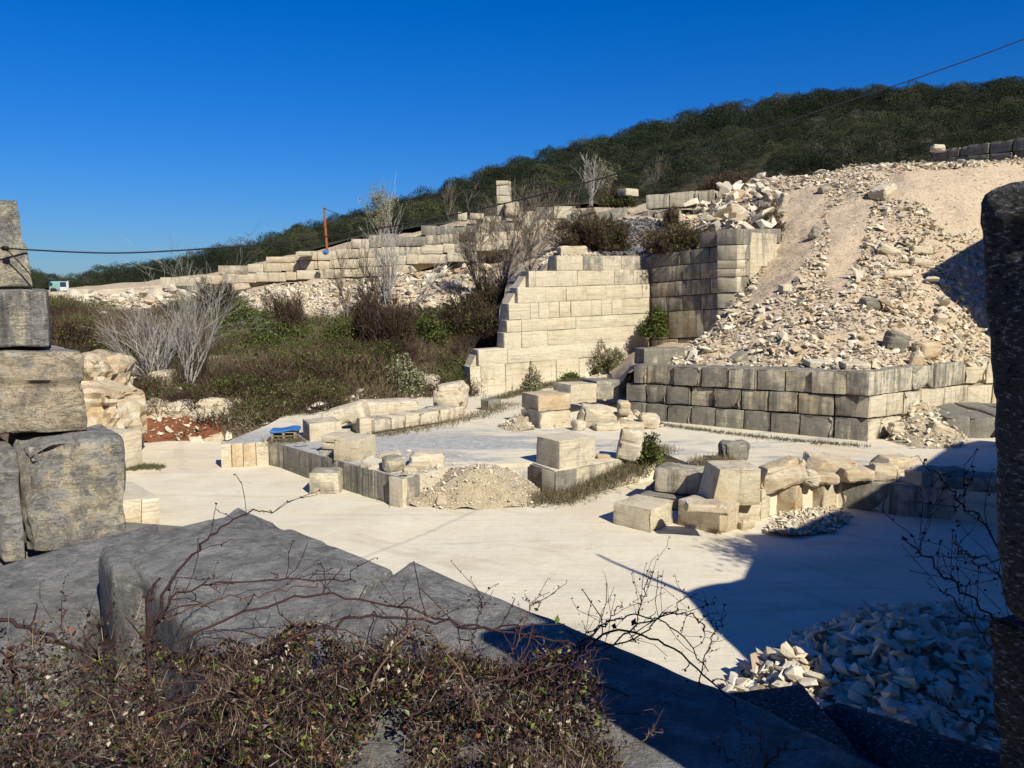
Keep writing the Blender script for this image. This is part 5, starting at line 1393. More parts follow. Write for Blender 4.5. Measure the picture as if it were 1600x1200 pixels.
# ------------------------------------------------------------------ pallet with tarpaulin, van, rusty pole, cable
def boxes_mesh(name, bx):
    Vs, Fs = [], []; b = 0
    V0, F0 = cube_grid(1, 1, 1)
    for (c, s) in bx:
        Vs.append(V0 * np.array(s) + np.array(c)); Fs.append(F0 + b); b += 8
    return mesh_np(name, np.concatenate(Vs), np.concatenate(Fs))
g = G(446, 688, UZ)
pal = thing('pallet', 'small stack of weathered timber pallets under a blue sheet at the back of the bench', 'pallet', g)
pal.rotation_euler = (0, 0, .1)
for k in range(3):
    z = k * .15
    for j in range(5): link('board', boxes_mesh('board', [((0, -.42 + j * .21, z + .13), (1.15, .12, .022))]), M['wood'], pal)
    for j in range(3): link('bearer', boxes_mesh('bearer', [((-.5 + j * .5, 0, z + .06), (.1, .95, .09))]), M['wood'], pal)
q, fc = block_np(1.25, 1.0, .10, cell=.06, r=.04, amp=.05, freq=3, chip=.02, seed=3)
q[:, 2] += .5 + .06 * np.sin(q[:, 0] * 4)
tag(link('blue_sheet', mesh_np('blue_sheet', q, fc, True), M['tarp'], loc=g, rot=(0, .04, .15)), 'crumpled blue plastic sheet lying on the pallet stack', 'tarpaulin')
v0 = P(97, 458, 88)
van = thing('van', 'pale green and white truck cab parked at the left end of the skyline terrace', 'truck', v0)
van.rotation_euler = (0, 0, .15)
q, fc = block_np(1.25, 1.8, 1.0, cell=.12, r=.16, amp=0, chip=0, seed=1); q[:, 2] += .75; q[:, 0] += np.clip(q[:, 2] - .8, 0, 1) * .25
link('body', mesh_np('body', q, fc, True), M['teal_paint'], van).location = (-.35, 0, 0)
link('door', boxes_mesh('door', [((.55, -.92, .75), (.75, .05, .95))]), M['white_paint'], van)
link('window', boxes_mesh('window', [((.5, -.955, .92), (.6, .03, .5))]), M['glass'], van)
link('windscreen', boxes_mesh('windscreen', [((-.75, -.6, .95), (.35, .7, .35))]), M['glass'], van)
link('pillar', boxes_mesh('pillar', [((.98, -.9, .78), (.08, .08, 1.05))]), M['white_paint'], van)
for x in (-.5, .7):
    me = bpy.data.meshes.new('wheel'); bm = bmesh.new(); bmesh.ops.create_cone(bm, cap_ends=True, segments=16, radius1=.32, radius2=.32, depth=.2, matrix=Matrix.Translation((x, -.8, .3)) @ Matrix.Rotation(math.pi / 2, 4, 'X')); bm.to_mesh(me); bm.free()
    link('wheel', me, M['rubber'], van)
for i, (x0, x1, y0, y1, lab) in enumerate([(110, 142, 452, 461, 'long low white block lying right of the truck cab'), (86, 108, 456, 474, 'pale square block under the truck cab')]):
    q, fc = block_np((x1 - x0) * 86 / F, 1.4, (y1 - y0) * 86 / F, cell=.2, chip=.06, seed=i + 80)
    tag(link('stone_block', mesh_np('stone_block', q, fc, True), M['stone'], loc=P((x0 + x1) / 2, (y0 + y1) / 2, 84.5 - i), color=(-.2, .1, .1)), lab, 'stone block')
pb = P(511, 392, 84)
pole = thing('steel_pole', 'rusty red steel pole standing on the skyline wall', 'pole', pb)
q = tubes([(0, 0, 0, .14, -.12, 0, 2.4, .13), (-.12, 0, 2.4, .13, -.16, 0, 4.25, .10)], 8)
link('mast', mesh_np('mast', *q, True), M['rust'], pole)
link('cap', boxes_mesh('cap', [((-.16, 0, 4.28), (.34, .3, .1))]), M['rust'], pole)
link('crossbar', boxes_mesh('crossbar', [((-.1, -.1, 2.5), (.3, .1, .1))]), M['rust'], pole)
q, fc = block_np(.6, .5, .5, cell=.1, r=.1, amp=.06, chip=.1, seed=4)
tag(link('blue_bag', mesh_np('blue_bag', q, fc, True), M['tarp'], loc=P(509, 394, 82)), 'small blue bag lying at the foot of the rusty pole', 'bag')
def cable(name, label, pts, r, mat='cable', n=60):
    pts = [np.array(P(*p)) for p in pts]
    seg = []
    # smooth through the survey points
    t = np.linspace(0, len(pts) - 1, n); out = []
    A_ = np.array(pts)
    for x in t:
        i = min(int(x), len(pts) - 2); f = x - i
        p0 = A_[max(i - 1, 0)]; p1 = A_[i]; p2 = A_[i + 1]; p3 = A_[min(i + 2, len(pts) - 1)]
        out.append(.5 * ((2 * p1) + (-p0 + p2) * f + (2 * p0 - 5 * p1 + 4 * p2 - p3) * f * f + (-p0 + 3 * p1 - 3 * p2 + p3) * f ** 3))
    rr_ = lambda q: r * np.clip(.35 + .65 * q[1] / 20, .3, 1.2) if name == 'cable' else r
    seg = [(*a, rr_(a), *b, rr_(b)) for a, b in zip(out[:-1], out[1:])]
    V, Q = tubes(seg, 6)
    return tag(link(name, mesh_np(name, V, Q, True), M[mat]), label, 'cable')
cab = [(-40, 384), (8, 388), (120, 394), (200, 395), (300, 390), (420, 381), (560, 362), (700, 337), (850, 303), (1000, 261), (1150, 217), (1300, 166), (1450, 116), (1600, 61), (1760, -5)]
ca, cb_ = np.array([-4.89, 7.86]), np.array([15.0, 24.0])
cpts = []
for x, y in cab:
    w_ = WP(x, y, ca, cb_); cpts.append((x, y, w_.y))
cable('cable', 'black overhead cable sagging across the whole quarry', cpts, .014, n=140)
cable('stay_wire', 'thin wire slanting down over the foreground block tower', [(8, 388, 7.88), (35, 415, 7.92), (60, 446, 7.96)], .006)
cable('pole_wire', 'thin wire running off from the top of the rusty pole', [(506, 326, 83), (520, 331, 80), (560, 344, 76), (600, 356, 72)], .025)
q, fc = block_np(.07, .05, .05, cell=.02, r=.02, amp=.01, chip=0, seed=4)
tag(link('cable_knot', mesh_np('cable_knot', q, fc, True), M['cable'], loc=P(8, 388, 7.88)), 'dark knot where the wires meet before the tower of blocks', 'cable clamp')
# ------------------------------------------------------------------ foreground: big weathered blocks on the ledge where the camera stands
def quad_block(label, quad, z0, z1, col, cell=.038, r=.028, chip=.035, amp=.010, seed=1, name='quarry_block', cat='quarry block', mat=None, lay=0.0, freq=2.5, topslope=None, nmax=64, chipw=.18, shear=0.0):
    """block with an arbitrary four cornered plan: near-left, far-left, far-right, near-right"""
    c = [np.array(q, float) for q in quad]
    dx = (np.linalg.norm(c[3] - c[0]) + np.linalg.norm(c[2] - c[1])) / 2; dy = (np.linalg.norm(c[1] - c[0]) + np.linalg.norm(c[2] - c[3])) / 2; dz = z1 - z0
    q, fc = block_np(dx, dy, dz, cell=cell, r=r, amp=amp, freq=freq, chip=chip, chipw=chipw, seed=seed, lay=lay, nmax=nmax)
    u = q[:, 0:1] / dx + .5; v = q[:, 1:2] / dy + .5
    xy = c[0] * (1 - u) * (1 - v) + c[3] * u * (1 - v) + c[1] * (1 - u) * v + c[2] * u * v
    z = q[:, 2] + (z0 + z1) / 2
    if topslope is not None: z = z + (topslope[0] * (u[:, 0] - .5) + topslope[1] * (v[:, 0] - .5)) * (q[:, 2] / dz + .5)
    if shear: xy[:, 0] += shear * (z1 - z)
    cen = np.array([*(sum(c) / 4), z0])
    V = np.concatenate([xy, z[:, None]], 1) - cen
    me = mesh_np(name, V, fc, True)
    me.set_sharp_from_angle(angle=math.radians(50))
    o = link(name, me, mat or M['near_stone'], loc=cen, color=col)
    return tag(o, label, cat)
def fpt(px, d): return ((px - 800) / F * d, d)
# rock ledge under the foreground blocks
LEDGE = [(-14, -6), (-14, 9.5), (-6.5, 9.6), (-3.6, 8.9), (-2.3, 6.2), (-1.9, 5.2), (-.5, 4.1), (.9, 2.6), (2.6, .9), (6, -.6), (8.4, 4), (9.2, 8.5), (12, 9.5), (26, 8), (26, -6)]
prism('rock_ledge', LEDGE, -1.0, 5.35, M['stone'])
GR_ = (.58, .0, .1)
quad_block('large flat topped grey block, left half of the foreground slab', [(-1.02, 2.95), (-2.17, 4.46), (-1.90, 5.56), (-.63, 4.30)], 5.4, 6.5, GR_, seed=21, r=.045, chip=.035, freq=3, amp=.014)
quad_block('large flat topped grey block, right half of the foreground slab', [(.05, .9), (-1.10, 2.89), (-.56, 4.42), (1.25, 2.45)], 5.4, 6.505, GR_, seed=22, r=.028, chip=.035, freq=3, amp=.014)
quad_block('narrow rounded grey block between the low flat block and the large slab', [(-2.17, 4.28), (-2.55, 4.86), (-1.97, 5.52), (-1.93, 4.10)], 5.3, 6.47, (.50, .05, .3), seed=23, r=.06, chip=.05)
quad_block('low flat dark grey block at the left of the foreground', [(-2.62, 3.4), (-3.6, 5.5), (-2.95, 6.7), (-2.40, 4.30)], 5.15, 6.08, (.68, 0, .15), seed=24, r=.05)
quad_block('pale edged grey block at the extreme left bottom corner', [(-2.55, 2.7), (-3.9, 5.1), (-3.62, 5.35), (-2.28, 3.1)], 4.9, 6.0, (.25, .1, .5), seed=25, r=.04)
quad_block('pale block low in the bottom left corner beneath the brambles', [(-1.75, 2.35), (-2.3, 3.15), (-1.55, 3.6), (-1.05, 2.7)], 5.0, 5.95, (.3, .1, .4), seed=26, r=.05)
# tower of four blocks at the left
quad_block('rough grey block with cream chips at the foot of the left tower', [fpt(22, 7.55), (-5.25, 8.35), (-4.45, 8.85), fpt(186, 7.95)], 5.45, 6.56, (.43, .35, .2), seed=31, cell=.036, chip=.14, amp=.05, freq=2.2, chipw=.3, r=.05, nmax=50)
quad_block('grey upright slab edge beside the foot block of the left tower', [fpt(-22, 7.5), (-5.6, 8.3), (-5.27, 8.33), fpt(17, 7.56)], 5.4, 6.50, (.52, .1, .2), seed=35, cell=.04, chip=.08, nmax=40)
quad_block('grey and cream layered block, second from the bottom of the left tower', [fpt(-60, 7.75), (-5.9, 8.6), (-4.9, 9.0), fpt(130, 8.05)], 6.575, 7.40, (.26, .5, .2), seed=32, cell=.036, chip=.10, amp=.02, lay=.05, chipw=.25, nmax=50, topslope=(-.04, 0))
quad_block('dark grey block with white vertical drip stains, third in the left tower', [fpt(-70, 7.75), (-5.8, 8.6), (-4.97, 8.85), fpt(78, 8.0)], 7.42, 7.99, (.44, .0, 1.6), seed=33, cell=.036, r=.03, chip=.03, nmax=50)
quad_block('tall tapering grey block with pale horizontal bands on top of the left tower', [fpt(-90, 7.85), (-5.8, 8.6), (-5.28, 8.8), fpt(60, 8.05)], 8.0, 8.86, (.40, .05, .1), seed=34, cell=.036, chip=.05, lay=.02, nmax=50)
tp_ = bpy.data.objects.new  # noqa
o = [x for x in bpy.data.objects if x.get('label', '').startswith('tall tapering')][0]
co = np.empty(len(o.data.vertices) * 3, np.float32); o.data.vertices.foreach_get('co', co); co = co.reshape(-1, 3)
co[:, 0] -= np.clip(co[:, 2], 0, 2) * .10 * (co[:, 0] > 0); o.data.vertices.foreach_set('co', co.ravel())
# small reddish debris between the tower and the slab, chips
zz = np.array([(random.uniform(-6.4, -4.6), random.uniform(6.3, 7.4), 5.4) for _ in range(260)])
p, s, e, t = stone_params(zz, np.tile([0, 0, 1.0], (len(zz), 1)), .03, .22, 2.0)
heap('stone_heap', 'small broken stones at the foot of the left tower', 'rubble heap', p, s, e, np.clip(t * .4 + .6, 0, 1), M['rubble'], 60)

# standing stone at the right edge (saw-grooved, seen on its shaded side)
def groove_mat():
    t = NT("grooved_shade_dark_limestone")  # dark tone also paints deeper shade onto the lower right blocks
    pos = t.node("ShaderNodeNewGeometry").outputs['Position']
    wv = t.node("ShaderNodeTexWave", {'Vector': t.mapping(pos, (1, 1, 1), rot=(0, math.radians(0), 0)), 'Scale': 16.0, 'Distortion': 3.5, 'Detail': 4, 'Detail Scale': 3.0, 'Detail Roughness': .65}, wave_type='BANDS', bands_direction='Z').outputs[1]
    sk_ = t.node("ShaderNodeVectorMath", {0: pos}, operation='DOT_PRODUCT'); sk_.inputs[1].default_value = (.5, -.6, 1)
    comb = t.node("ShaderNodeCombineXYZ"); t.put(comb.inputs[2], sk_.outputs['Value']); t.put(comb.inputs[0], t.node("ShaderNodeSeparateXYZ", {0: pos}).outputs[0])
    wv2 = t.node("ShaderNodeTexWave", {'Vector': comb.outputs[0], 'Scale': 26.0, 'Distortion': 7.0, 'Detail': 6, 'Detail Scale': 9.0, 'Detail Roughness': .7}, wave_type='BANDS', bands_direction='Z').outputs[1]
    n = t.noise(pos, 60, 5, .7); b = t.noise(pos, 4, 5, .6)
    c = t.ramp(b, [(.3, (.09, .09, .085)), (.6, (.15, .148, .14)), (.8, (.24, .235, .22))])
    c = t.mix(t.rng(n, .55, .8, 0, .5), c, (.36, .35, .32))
    fleck = t.noise(t.mapping(pos, (60, 60, 130)), 1.0, 3, .7)
    c = t.mix(t.rng(fleck, .57, .64, 0, .95), c, (.62, .61, .56))  # pale flecks painted in for sunlight grazing the rough face
    c = t.mix(t.rng(fleck, .46, .36, 0, .85), c, (.02, .02, .02))
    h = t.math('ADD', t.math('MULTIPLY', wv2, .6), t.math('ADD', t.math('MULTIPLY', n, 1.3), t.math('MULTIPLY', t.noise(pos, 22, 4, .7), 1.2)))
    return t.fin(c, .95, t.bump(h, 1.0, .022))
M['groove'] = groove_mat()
nd = Vector((math.sin(SUN_AZ), math.cos(SUN_AZ)))     # the visible face runs almost along the sunlight
def along(p, s, q=0.0): return (p[0] + nd.x * s + -nd.y * q, p[1] + nd.y * s + nd.x * q)
E0 = (.972, 1.69)
fdir = Vector((nd.x, nd.y)).normalized()
rt = Vector((-fdir.y, fdir.x))
if rt.x < 0: rt = -rt
def pl(a, b): return (E0[0] + fdir.x * a + rt.x * b, E0[1] + fdir.y * a + rt.y * b)
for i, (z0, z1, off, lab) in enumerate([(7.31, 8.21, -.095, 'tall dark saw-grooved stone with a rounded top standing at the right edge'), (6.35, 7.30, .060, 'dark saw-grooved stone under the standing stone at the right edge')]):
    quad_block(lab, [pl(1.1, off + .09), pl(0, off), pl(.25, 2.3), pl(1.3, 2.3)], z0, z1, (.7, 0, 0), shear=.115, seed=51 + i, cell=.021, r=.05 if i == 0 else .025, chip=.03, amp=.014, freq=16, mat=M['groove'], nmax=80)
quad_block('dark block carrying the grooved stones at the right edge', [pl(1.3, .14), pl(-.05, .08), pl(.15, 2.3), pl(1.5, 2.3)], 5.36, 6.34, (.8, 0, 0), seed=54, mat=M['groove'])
quad_block('unseen tall block added behind the camera to deepen the shade at the right', [pl(3.2, .25), pl(1.5, .25), pl(1.5, 3.2), pl(3.2, 3.2)], 5.36, 10.6, (.7, 0, .3), seed=55, cell=.1, mat=M['groove'])  # out of view, added to screen sky light from the corner, coloured dark
quad_block('block darkened for shade below the foreground slab at the lower right', [(.75, 1.9), (.88, 3.35), (1.30, 3.45), (1.35, 2.0)], 5.36, 6.30, (.8, 0, 0), seed=56, r=.08, chip=.06, mat=M['groove'])  # dark material puts extra shade into the colour of this block
quad_block('block darkened for shade in the bottom right corner below the standing stone', [(1.36, 1.9), (1.30, 3.42), (2.05, 2.75), (2.1, 1.9)], 5.36, 6.28, (.8, 0, 0), seed=57, r=.10, chip=.08, mat=M['groove'])  # shade deepened in the colour here as well

# ------------------------------------------------------------------ the rest of the ledge right of the camera: rock bank, post and tree whose shade falls on the floor
def sunplane(p, C):
    n = Vector((math.sin(SUN_AZ), math.cos(SUN_AZ), 0)); s = (C - p.dot(n)) / SUNV.dot(n)
    return p + SUNV * s
OUT = [(1235, 1140, 0), (1245, 1050, .5), (1205, 1038, .3), (1160, 1022, 0), (1112, 978, 0), (1082, 945, 0), (1073, 928, 0), (1100, 917, 0), (1150, 905, 0), (1196, 898, 0), (1215, 878, 0), (1212, 862, 0), (1180, 848, 0), (1160, 834, 0), (1205, 832, 0), (1258, 830, 0), (1294, 824, 0),
       (1306, 806, 0), (1344, 799, 0), (1362, 775, .5), (1381, 755, 1.1), (1415, 744, 1.1), (1440, 728, 1.1), (1466, 712, 1.1), (1480, 698, 1.1), (1530, 688, 1.1), (1620, 660, 2.2), (1760, 640, 3.2)]
CB = -4.0
pts = [sunplane(G(x, y, z), CB) for x, y, z in OUT]
def bank(name, pts, n, thick, z0, mat, label=None):
    """rough rock mass with the given skyline, thick towards the sun"""
    cnt = len(pts)
    dense = []
    for a, b in zip(pts[:-1], pts[1:]):
        for k in range(4): dense.append(a.lerp(b, k / 4))
    dense.append(pts[-1])
    bm = bmesh.new()
    sm = lambda p, k: Vector((0, 0, .10 * noise_s(p, k)))
    nn = Vector((math.sin(SUN_AZ), math.cos(SUN_AZ), 0))
    fr = [bm.verts.new(p + sm(p, 1)) for p in dense]; bk = [bm.verts.new(p + nn * thick + sm(p, 2) - Vector((0, 0, .3))) for p in dense]
    b0 = [bm.verts.new(Vector((dense[0].x, dense[0].y, z0))), bm.verts.new(Vector((dense[-1].x, dense[-1].y, z0)))]
    b1 = [bm.verts.new(v.co + nn * thick) for v in b0]
    f1 = bm.faces.new(fr + [b0[1], b0[0]]); f2 = bm.faces.new((bk + [b1[1], b1[0]])[::-1])
    for i in range(len(fr) - 1): bm.faces.new((fr[i], bk[i], bk[i + 1], fr[i + 1]))
    bm.faces.new((fr[-1], bk[-1], b1[1], b0[1])); bm.faces.new((fr[0], b0[0], b1[0], bk[0])); bm.faces.new((b0[0], b0[1], b1[1], b1[0]))
    bmesh.ops.triangulate(bm, faces=bm.faces); bmesh.ops.recalc_face_normals(bm, faces=bm.faces)
    me = bpy.data.meshes.new(name); bm.to_mesh(me); bm.free()
    o = link(name, me, mat, color=(.5, .2, .4)); return o
def noise_s(p, k): return float(vnoise(np.array([[p.x * 1.5, p.y * 1.5, p.z * 1.5]]), k)[0])
o = bank('rock_bank', pts, None, 2.5, 0, M['stone']); o['kind'] = 'structure'
post_t = sunplane(G(934, 866, 0), CB); post_b = sunplane(G(1085, 932, 0), CB)
V, Q = tubes([(0, 0, 0, .10, *(post_t - post_b), .05)], 8)
tag(link('timber_post', mesh_np('timber_post', V, Q, True), M['wood'], loc=post_b), 'leaning timber post on the rock bank to the right of the camera', 'post')
tc = sunplane(G(1190, 862, 0), CB + .8)
tr = thing('evergreen_tree', 'small evergreen tree on the rock bank to the right of the camera', 'tree', Vector((tc.x + 1.2, tc.y, 5.3)))
V, T = leaf_tris(np.array(tc) + rng.normal(0, .62, (2400, 3)) * np.array([1, 1, .55]), .16)
part_world('crown', mesh_np('crown', V, tri_faces(len(V)), attrs={'tint': T * .6}), M['forest'], tr)
link('trunk', mesh_np('trunk', *tubes([(0, 0, 0, .16, -.6, 0, 2.6, .10), (-.6, 0, 2.6, .1, -1.2, 0, tc.z - 5.3, .05)], 7), True), M['greybark'], tr)
CS = -20.0
sp = [Vector(surf(T3, x, y)) for x, y in ((1440, 432), (1535, 372))]
a_, u_ = sunplane(sp[0], CS), sunplane(sp[1], CS)
l_ = sunplane(Vector(P(1535, 500, 48.5)), CS)
ext = u_ + (u_ - a_) * .8
bm = bmesh.new()
nn = Vector((math.sin(SUN_AZ), math.cos(SUN_AZ), 0))
outl = [a_, u_, ext, Vector((ext.x, ext.y, 3)), Vector((l_.x + 1.4, l_.y + .8, 3)), l_]
f = [bm.verts.new(p) for p in outl]; g_ = [bm.verts.new(p + nn * 4) for p in outl]
bm.faces.new(f); bm.faces.new(g_[::-1])
for i in range(6): bm.faces.new((f[i], g_[i], g_[(i + 1) % 6], f[(i + 1) % 6]))
bmesh.ops.triangulate(bm, faces=bm.faces); bmesh.ops.recalc_face_normals(bm, faces=bm.faces)
me = bpy.data.meshes.new('rock_spur'); bm.to_mesh(me); bm.free()
link('rock_spur', me, M['stone'], color=(.4, .2, .3), kind='structure')

# ------------------------------------------------------------------ brambles
def cane_pts(pts, n=26, jit=.006):
    A_ = np.array([tuple(P(*p)) for p in pts]); t = np.linspace(0, len(A_) - 1, n); out = []
    for x in t:
        i = min(int(x), len(A_) - 2); f = x - i
        p0 = A_[max(i - 1, 0)]; p1 = A_[i]; p2 = A_[i + 1]; p3 = A_[min(i + 2, len(A_) - 1)]
        out.append(.5 * ((2 * p1) + (-p0 + p2) * f + (2 * p0 - 5 * p1 + 4 * p2 - p3) * f * f + (-p0 + 3 * p1 - 3 * p2 + p3) * f ** 3))
    return np.array(out) + rng.normal(0, jit, (n, 3))
def cane_segs(q, r0, r1, thorns=True, side=0, buds=None):
    n = len(q); r = np.linspace(r0, r1, n)
    s = np.hstack([q[:-1], r[:-1, None], q[1:], r[1:, None]])
    ex = []
    if thorns:
        L = np.linalg.norm(q[-1] - q[0]); m = int(L * 60) + 6
        k = rng.integers(0, n - 1, m); f = rng.random(m)[:, None]
        b = q[k] * (1 - f) + q[k + 1] * f; d = rng.normal(size=(m, 3)); d /= np.linalg.norm(d, axis=1, keepdims=True)
        ex.append(np.hstack([b, np.full((m, 1), .0016), b + d * .014, np.full((m, 1), .0003)]))
    for j in range(side):
        k = rng.integers(2, n - 1); d = q[k] - q[k - 1]; d /= np.linalg.norm(d); d = d * .5 + rng.normal(0, .6, 3) + np.array([0, 0, .4]); d /= np.linalg.norm(d)
        b = q[k]; l = rng.uniform(.05, .22)
        for h in range(3):
            e = b + d * l / 3; ex.append(np.array([[*b, r1 * .8, *e, r1 * .5]])); b = e; d = d + rng.normal(0, .25, 3); d /= np.linalg.norm(d)
            if buds is not None and rng.random() < .8: buds.append(b + rng.normal(0, .006, 3))
    return np.concatenate([s] + ex)
def bramble(name, label, canes, stems, leaves, base, budpts=None, leafsz=.019):
    root = thing(name, label, 'bramble', base)
    for cs in canes:
        V, Q = tubes(cs, 6)
        part_world('cane', mesh_np('cane', V, Q, True, {'tint': np.repeat(np.full(len(cs), rng.uniform(.1, .7)), 12)}), M['cane'], root)
    if len(stems):
        V, Q = tubes(stems, 3)
        part_world('fine_stems', mesh_np('fine_stems', V, Q, attrs={'tint': np.repeat(rng.random(len(stems)) ** 1.3, 6)}), M['cane'], root, kind='stuff')
    if len(leaves):
        n = len(leaves); s = leafsz * rng.uniform(.5, 1.5, n)
        a = rng.normal(size=(n, 3)); a /= np.linalg.norm(a, axis=1, keepdims=True)
        b = np.cross(a, rng.normal(size=(n, 3))); b /= np.linalg.norm(b, axis=1, keepdims=True); c = np.cross(a, b)
        V = np.stack([leaves - a * s[:, None] * .5, leaves + b * s[:, None] * .3 + c * s[:, None] * .12, leaves + a * s[:, None] * .5, leaves - b * s[:, None] * .3 + c * s[:, None] * .12], 1).reshape(-1, 3)
        k = np.arange(n)[:, None] * 4
        Fc = np.concatenate([k + np.array([[0, 1, 2]]), k + np.array([[0, 2, 3]])])
        cl_ = fbm(leaves * 7, 2, 3)
        t = np.clip(rng.random(n) * .92 + .30 * cl_ , 0, 1)
        part_world('leaves', mesh_np('leaves', V, Fc, attrs={'tint': np.repeat(t, 4)}), M['bramble'], root, kind='stuff')
    if budpts:
        bp = np.array(budpts); n = len(bp)
        V, Fc, T = join_hulls(bp, np.full((n, 3), .011) * rng.uniform(.6, 1.4, (n, 1)), rng.uniform(0, 6, (n, 3)), np.full(n, .05))
        part_world('buds', mesh_np('buds', V, Fc, attrs={'tint': T}), M['cane'], root, kind='stuff')
    return root
# the thicket over the near part of the slab
TP = [(190, 1420), (205, 1120), (250, 1060), (330, 1035), (470, 1020), (620, 1020), (760, 1040), (870, 1070), (930, 1130), (985, 1230), (1010, 1420)]
TPG = np.array([tuple(G(x, y, 6.5))[:2] for x, y in TP])
def thicket_pts(n, top=.27, polyg=TPG, zb=6.5):
    out = []
    lo, hi = polyg.min(0), polyg.max(0)
    while sum(map(len, out)) < n:
        q = rng.uniform(lo, hi, (n * 2, 2)); q = q[inpoly(q[:, 0], q[:, 1], polyg)]; out.append(q)
    q = np.concatenate(out)[:n]
    hm_ = top * (.5 + 1.0 * fbm(np.stack([q[:, 0] * 2.6, q[:, 1] * 2.6, q[:, 0] * 0], 1), 3, 61))
    z = zb + np.maximum(hm_, .04) * rng.random(n) ** .6
    return np.column_stack([q, z])
def random_canes(n, src, L, r, up=.5):
    out = []
    for i in range(n):
        p = src[rng.integers(0, len(src))].copy(); p[2] -= .05
        a = rng.uniform(0, 6.28); d = np.array([math.cos(a), math.sin(a), up * rng.uniform(.2, 1.4)]); d /= np.linalg.norm(d)
        q = [p]; l = L * rng.uniform(.5, 1.3)
        for k in range(9):
            d = d + np.array([rng.normal(0, .1), rng.normal(0, .1), -.13]); d /= np.linalg.norm(d)
            q.append(q[-1] + d * l / 9)
        out.append(cane_segs(np.array(q), r * rng.uniform(.6, 1.3), r * .4, True, 1))
    return out
pts_ = thicket_pts(62000)
dn_ = fbm(pts_ * np.array([5, 5, 3]), 3, 12)
pts_ = pts_[dn_ > -.02 - .25 * rng.random(len(pts_))][:27000]
buds = []
traced = [([(228, 1000, 2.75), (262, 915, 2.8), (300, 868, 2.9), (340, 830, 3.0), (385, 803, 3.15), (425, 800, 3.25)], .0060, .002, 7),
          ([(235, 1000, 2.8), (268, 935, 2.85), (330, 912, 3.0), (420, 908, 3.1), (490, 906, 3.1), (555, 910, 3.1)], .004, .0025, 16),
          ([(240, 975, 2.8), (330, 940, 2.9), (420, 925, 3.0), (500, 915, 3.0)], .003, .002, 6), ([(300, 990, 2.8), (440, 935, 2.9), (520, 931, 3.0), (620, 948, 3.0), (720, 975, 2.9), (820, 980, 2.8)], .0045, .003, 10),
          ([(430, 1010, 2.6), (520, 972, 2.7), (600, 964, 2.8), (700, 975, 2.8), (800, 990, 2.8), (900, 1005, 2.8)], .0055, .003, 8), ([(560, 1100, 2.5), (640, 985, 2.7), (700, 1020, 2.5), (760, 1130, 2.4)], .004, .003, 4),
          ([(235, 1080, 2.7), (228, 1000, 2.75), (236, 930, 2.8), (250, 905, 2.85)], .006, .004, 5), ([(640, 1120, 2.4), (720, 1080, 2.4), (800, 1060, 2.5), (880, 1040, 2.6)], .004, .003, 5)]
canes = [cane_segs(cane_pts(p), a, b, True, s, buds) for p, a, b, s in traced]
canes += random_canes(70, pts_, .75, .0030)
fs = twigs(pts_[:9000], 6500, .10, .0011, .8, .5)
bramble('bramble_thicket', 'dense bramble thicket with purple canes and small dark leaves over the foreground slab', canes, fs, pts_, Vector((-.5, 2.4, 6.5)), buds)
# sparser brambles at the left
LP = np.array([tuple(P(x, y, d)) for x, y, d in [(-40, 1010, 3.2), (60, 1040, 3.2), (130, 1030, 3.1), (200, 1060, 3.0), (240, 1110, 2.8), (250, 1250, 2.5), (-40, 1250, 2.5)]])
q = np.array([tuple(P(rng.uniform(-60, 250), rng.triangular(960, 1150, 1280), rng.uniform(2.5, 3.2))) for _ in range(5200)])
buds = []
traced = [([(-30, 950, 3.0), (30, 978, 3.0), (95, 1000, 2.95), (150, 1030, 2.9), (200, 1075, 2.8), (250, 1130, 2.7)], .008, .005, 10), ([(12, 1010, 2.8), (24, 1060, 2.8), (36, 1130, 2.7), (42, 1240, 2.6)], .009, .006, 6),
          ([(30, 1070, 2.9), (90, 1050, 2.9), (140, 1040, 2.9), (190, 1045, 2.9)], .004, .002, 6), ([(60, 1110, 2.8), (70, 1060, 2.8), (62, 1010, 2.8)], .003, .002, 4), ([(95, 1010, 2.9), (100, 960, 2.9), (98, 925, 2.9)], .002, .0015, 4),
          ([(0, 1180, 2.6), (100, 1178, 2.6), (220, 1195, 2.6), (400, 1200, 2.5)], .005, .004, 4), ([(0, 1120, 2.8), (80, 1110, 2.8), (170, 1112, 2.8), (260, 1120, 2.7)], .003, .002, 6),
          ([(130, 1010, 2.9), (160, 975, 2.9), (182, 940, 2.9)], .003, .002, 4), ([(0, 1050, 2.9), (30, 1015, 2.9), (80, 1000, 2.9)], .004, .003, 5)]
canes = [cane_segs(cane_pts(p), a, b, True, s, buds) for p, a, b, s in traced] + random_canes(26, q, .5, .003)
bramble('bramble', 'looser bramble with thick purple canes at the lower left', canes, twigs(q[:1500], 1500, .12, .0012), q[:3600], Vector((-1.6, 2.7, 5.8)), buds)
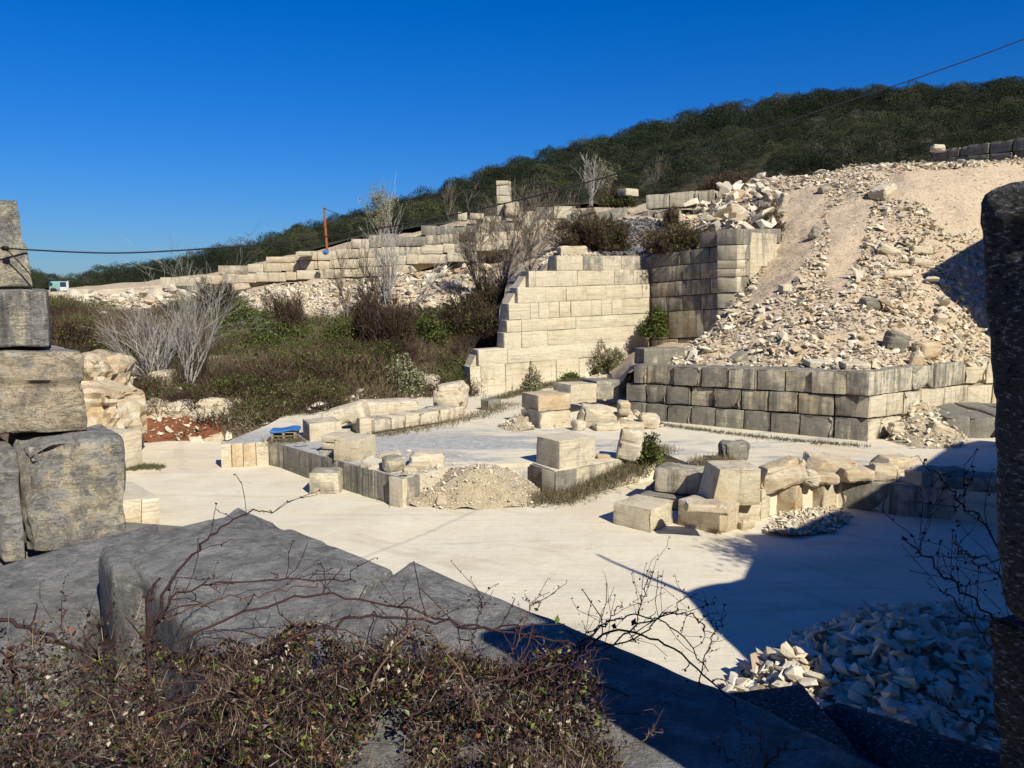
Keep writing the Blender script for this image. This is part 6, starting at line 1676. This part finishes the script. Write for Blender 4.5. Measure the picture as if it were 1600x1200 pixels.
# arching canes against the bright floor
buds = []
traced = [([(860, 1060, 2.7), (905, 1015, 2.8), (960, 985, 2.9), (1010, 995, 2.9), (1060, 1020, 2.9), (1110, 1062, 2.8), (1152, 1102, 2.8)], .0045, .003, 6), ([(880, 1040, 2.8), (930, 985, 2.9), (965, 966, 3.0), (1005, 962, 3.0), (1060, 985, 2.9), (1105, 1050, 2.8)], .0035, .002, 6),
          ([(860, 1050, 2.9), (900, 1005, 2.9), (950, 970, 3.0), (972, 942, 3.0)], .003, .0015, 12), ([(900, 1010, 2.9), (980, 1000, 3.0), (1040, 960, 3.1), (1082, 928, 3.1)], .0035, .0015, 14), ([(985, 1000, 3.0), (1000, 950, 3.0), (1010, 915, 3.0), (1018, 893, 3.0)], .002, .0012, 12),
          ([(940, 1020, 2.8), (1020, 965, 2.9), (1080, 962, 2.9), (1100, 985, 2.9)], .003, .002, 6), ([(1090, 1070, 2.8), (1110, 1000, 2.9), (1135, 962, 3.0)], .0025, .0012, 10), ([(800, 1030, 2.7), (815, 985, 2.8), (830, 950, 2.85), (845, 940, 2.9)], .002, .0015, 12), ([(740, 1010, 2.7), (748, 960, 2.8), (752, 928, 2.8)], .002, .0015, 10),
          ([(850, 1110, 2.5), (900, 1040, 2.6), (925, 1000, 2.7)], .003, .002, 2), ([(870, 1130, 2.5), (905, 1060, 2.6), (928, 1010, 2.7)], .0028, .002, 2), ([(640, 1010, 2.7), (636, 975, 2.8), (634, 950, 2.8)], .002, .0015, 8)]
bramble('bramble', 'bramble canes arching with seed heads before the sunlit floor', [cane_segs(cane_pts(p), a, b, True, s, buds) for p, a, b, s in traced], [], np.array([tuple(P(x, y, 2.85)) for x, y in [(905, 975), (960, 978), (990, 972), (870, 968), (842, 945), (838, 952)]]), Vector((.3, 2.8, 6.5)), buds, .03)
buds = []
traced = [([(1600, 965, 1.9), (1552, 845, 2.0), (1510, 790, 2.1), (1470, 748, 2.2), (1440, 722, 2.3)], .0024, .0014, 8), ([(1600, 1010, 2.0), (1540, 955, 2.1), (1480, 900, 2.2), (1435, 862, 2.3), (1410, 838, 2.3)], .0035, .0015, 14), ([(1600, 980, 2.2), (1560, 905, 2.3), (1520, 870, 2.4), (1490, 857, 2.4)], .003, .0015, 10),
          ([(1600, 1060, 2.1), (1550, 1010, 2.2), (1500, 950, 2.3), (1480, 925, 2.3)], .003, .0015, 8), ([(1490, 800, 2.2), (1505, 770, 2.2), (1512, 752, 2.2)], .0015, .001, 3), ([(1600, 900, 2.2), (1570, 880, 2.3), (1500, 862, 2.4)], .002, .0015, 6), ([(1580, 1150, 2.1), (1500, 1120, 2.2), (1440, 1080, 2.3)], .003, .0015, 8)]
bramble('thorn_branch', 'thorny bare branches reaching in front of the shadow beside the standing stone', [cane_segs(cane_pts(p), a, b, True, s, buds) for p, a, b, s in traced], [], [], Vector((1.6, 2.2, 6.3)), buds)
buds = []
traced = [([(1175, 1230, 2.3), (1200, 1190, 2.3), (1232, 1164, 2.35)], .005, .003, 6), ([(1160, 1210, 2.3), (1135, 1180, 2.35), (1112, 1160, 2.4)], .0018, .001, 3), ([(1170, 1210, 2.4), (1162, 1160, 2.4), (1156, 1128, 2.4)], .001, .0007, 1), ([(960, 1190, 2.3), (1010, 1150, 2.4), (1040, 1140, 2.5)], .0018, .001, 6)]
bramble('bramble', 'short dry stalks poking up at the bottom edge by the black shadow', [cane_segs(cane_pts(p), a, b, True, s, buds) for p, a, b, s in traced], [], [], Vector((.7, 2.3, 6.3)), buds)
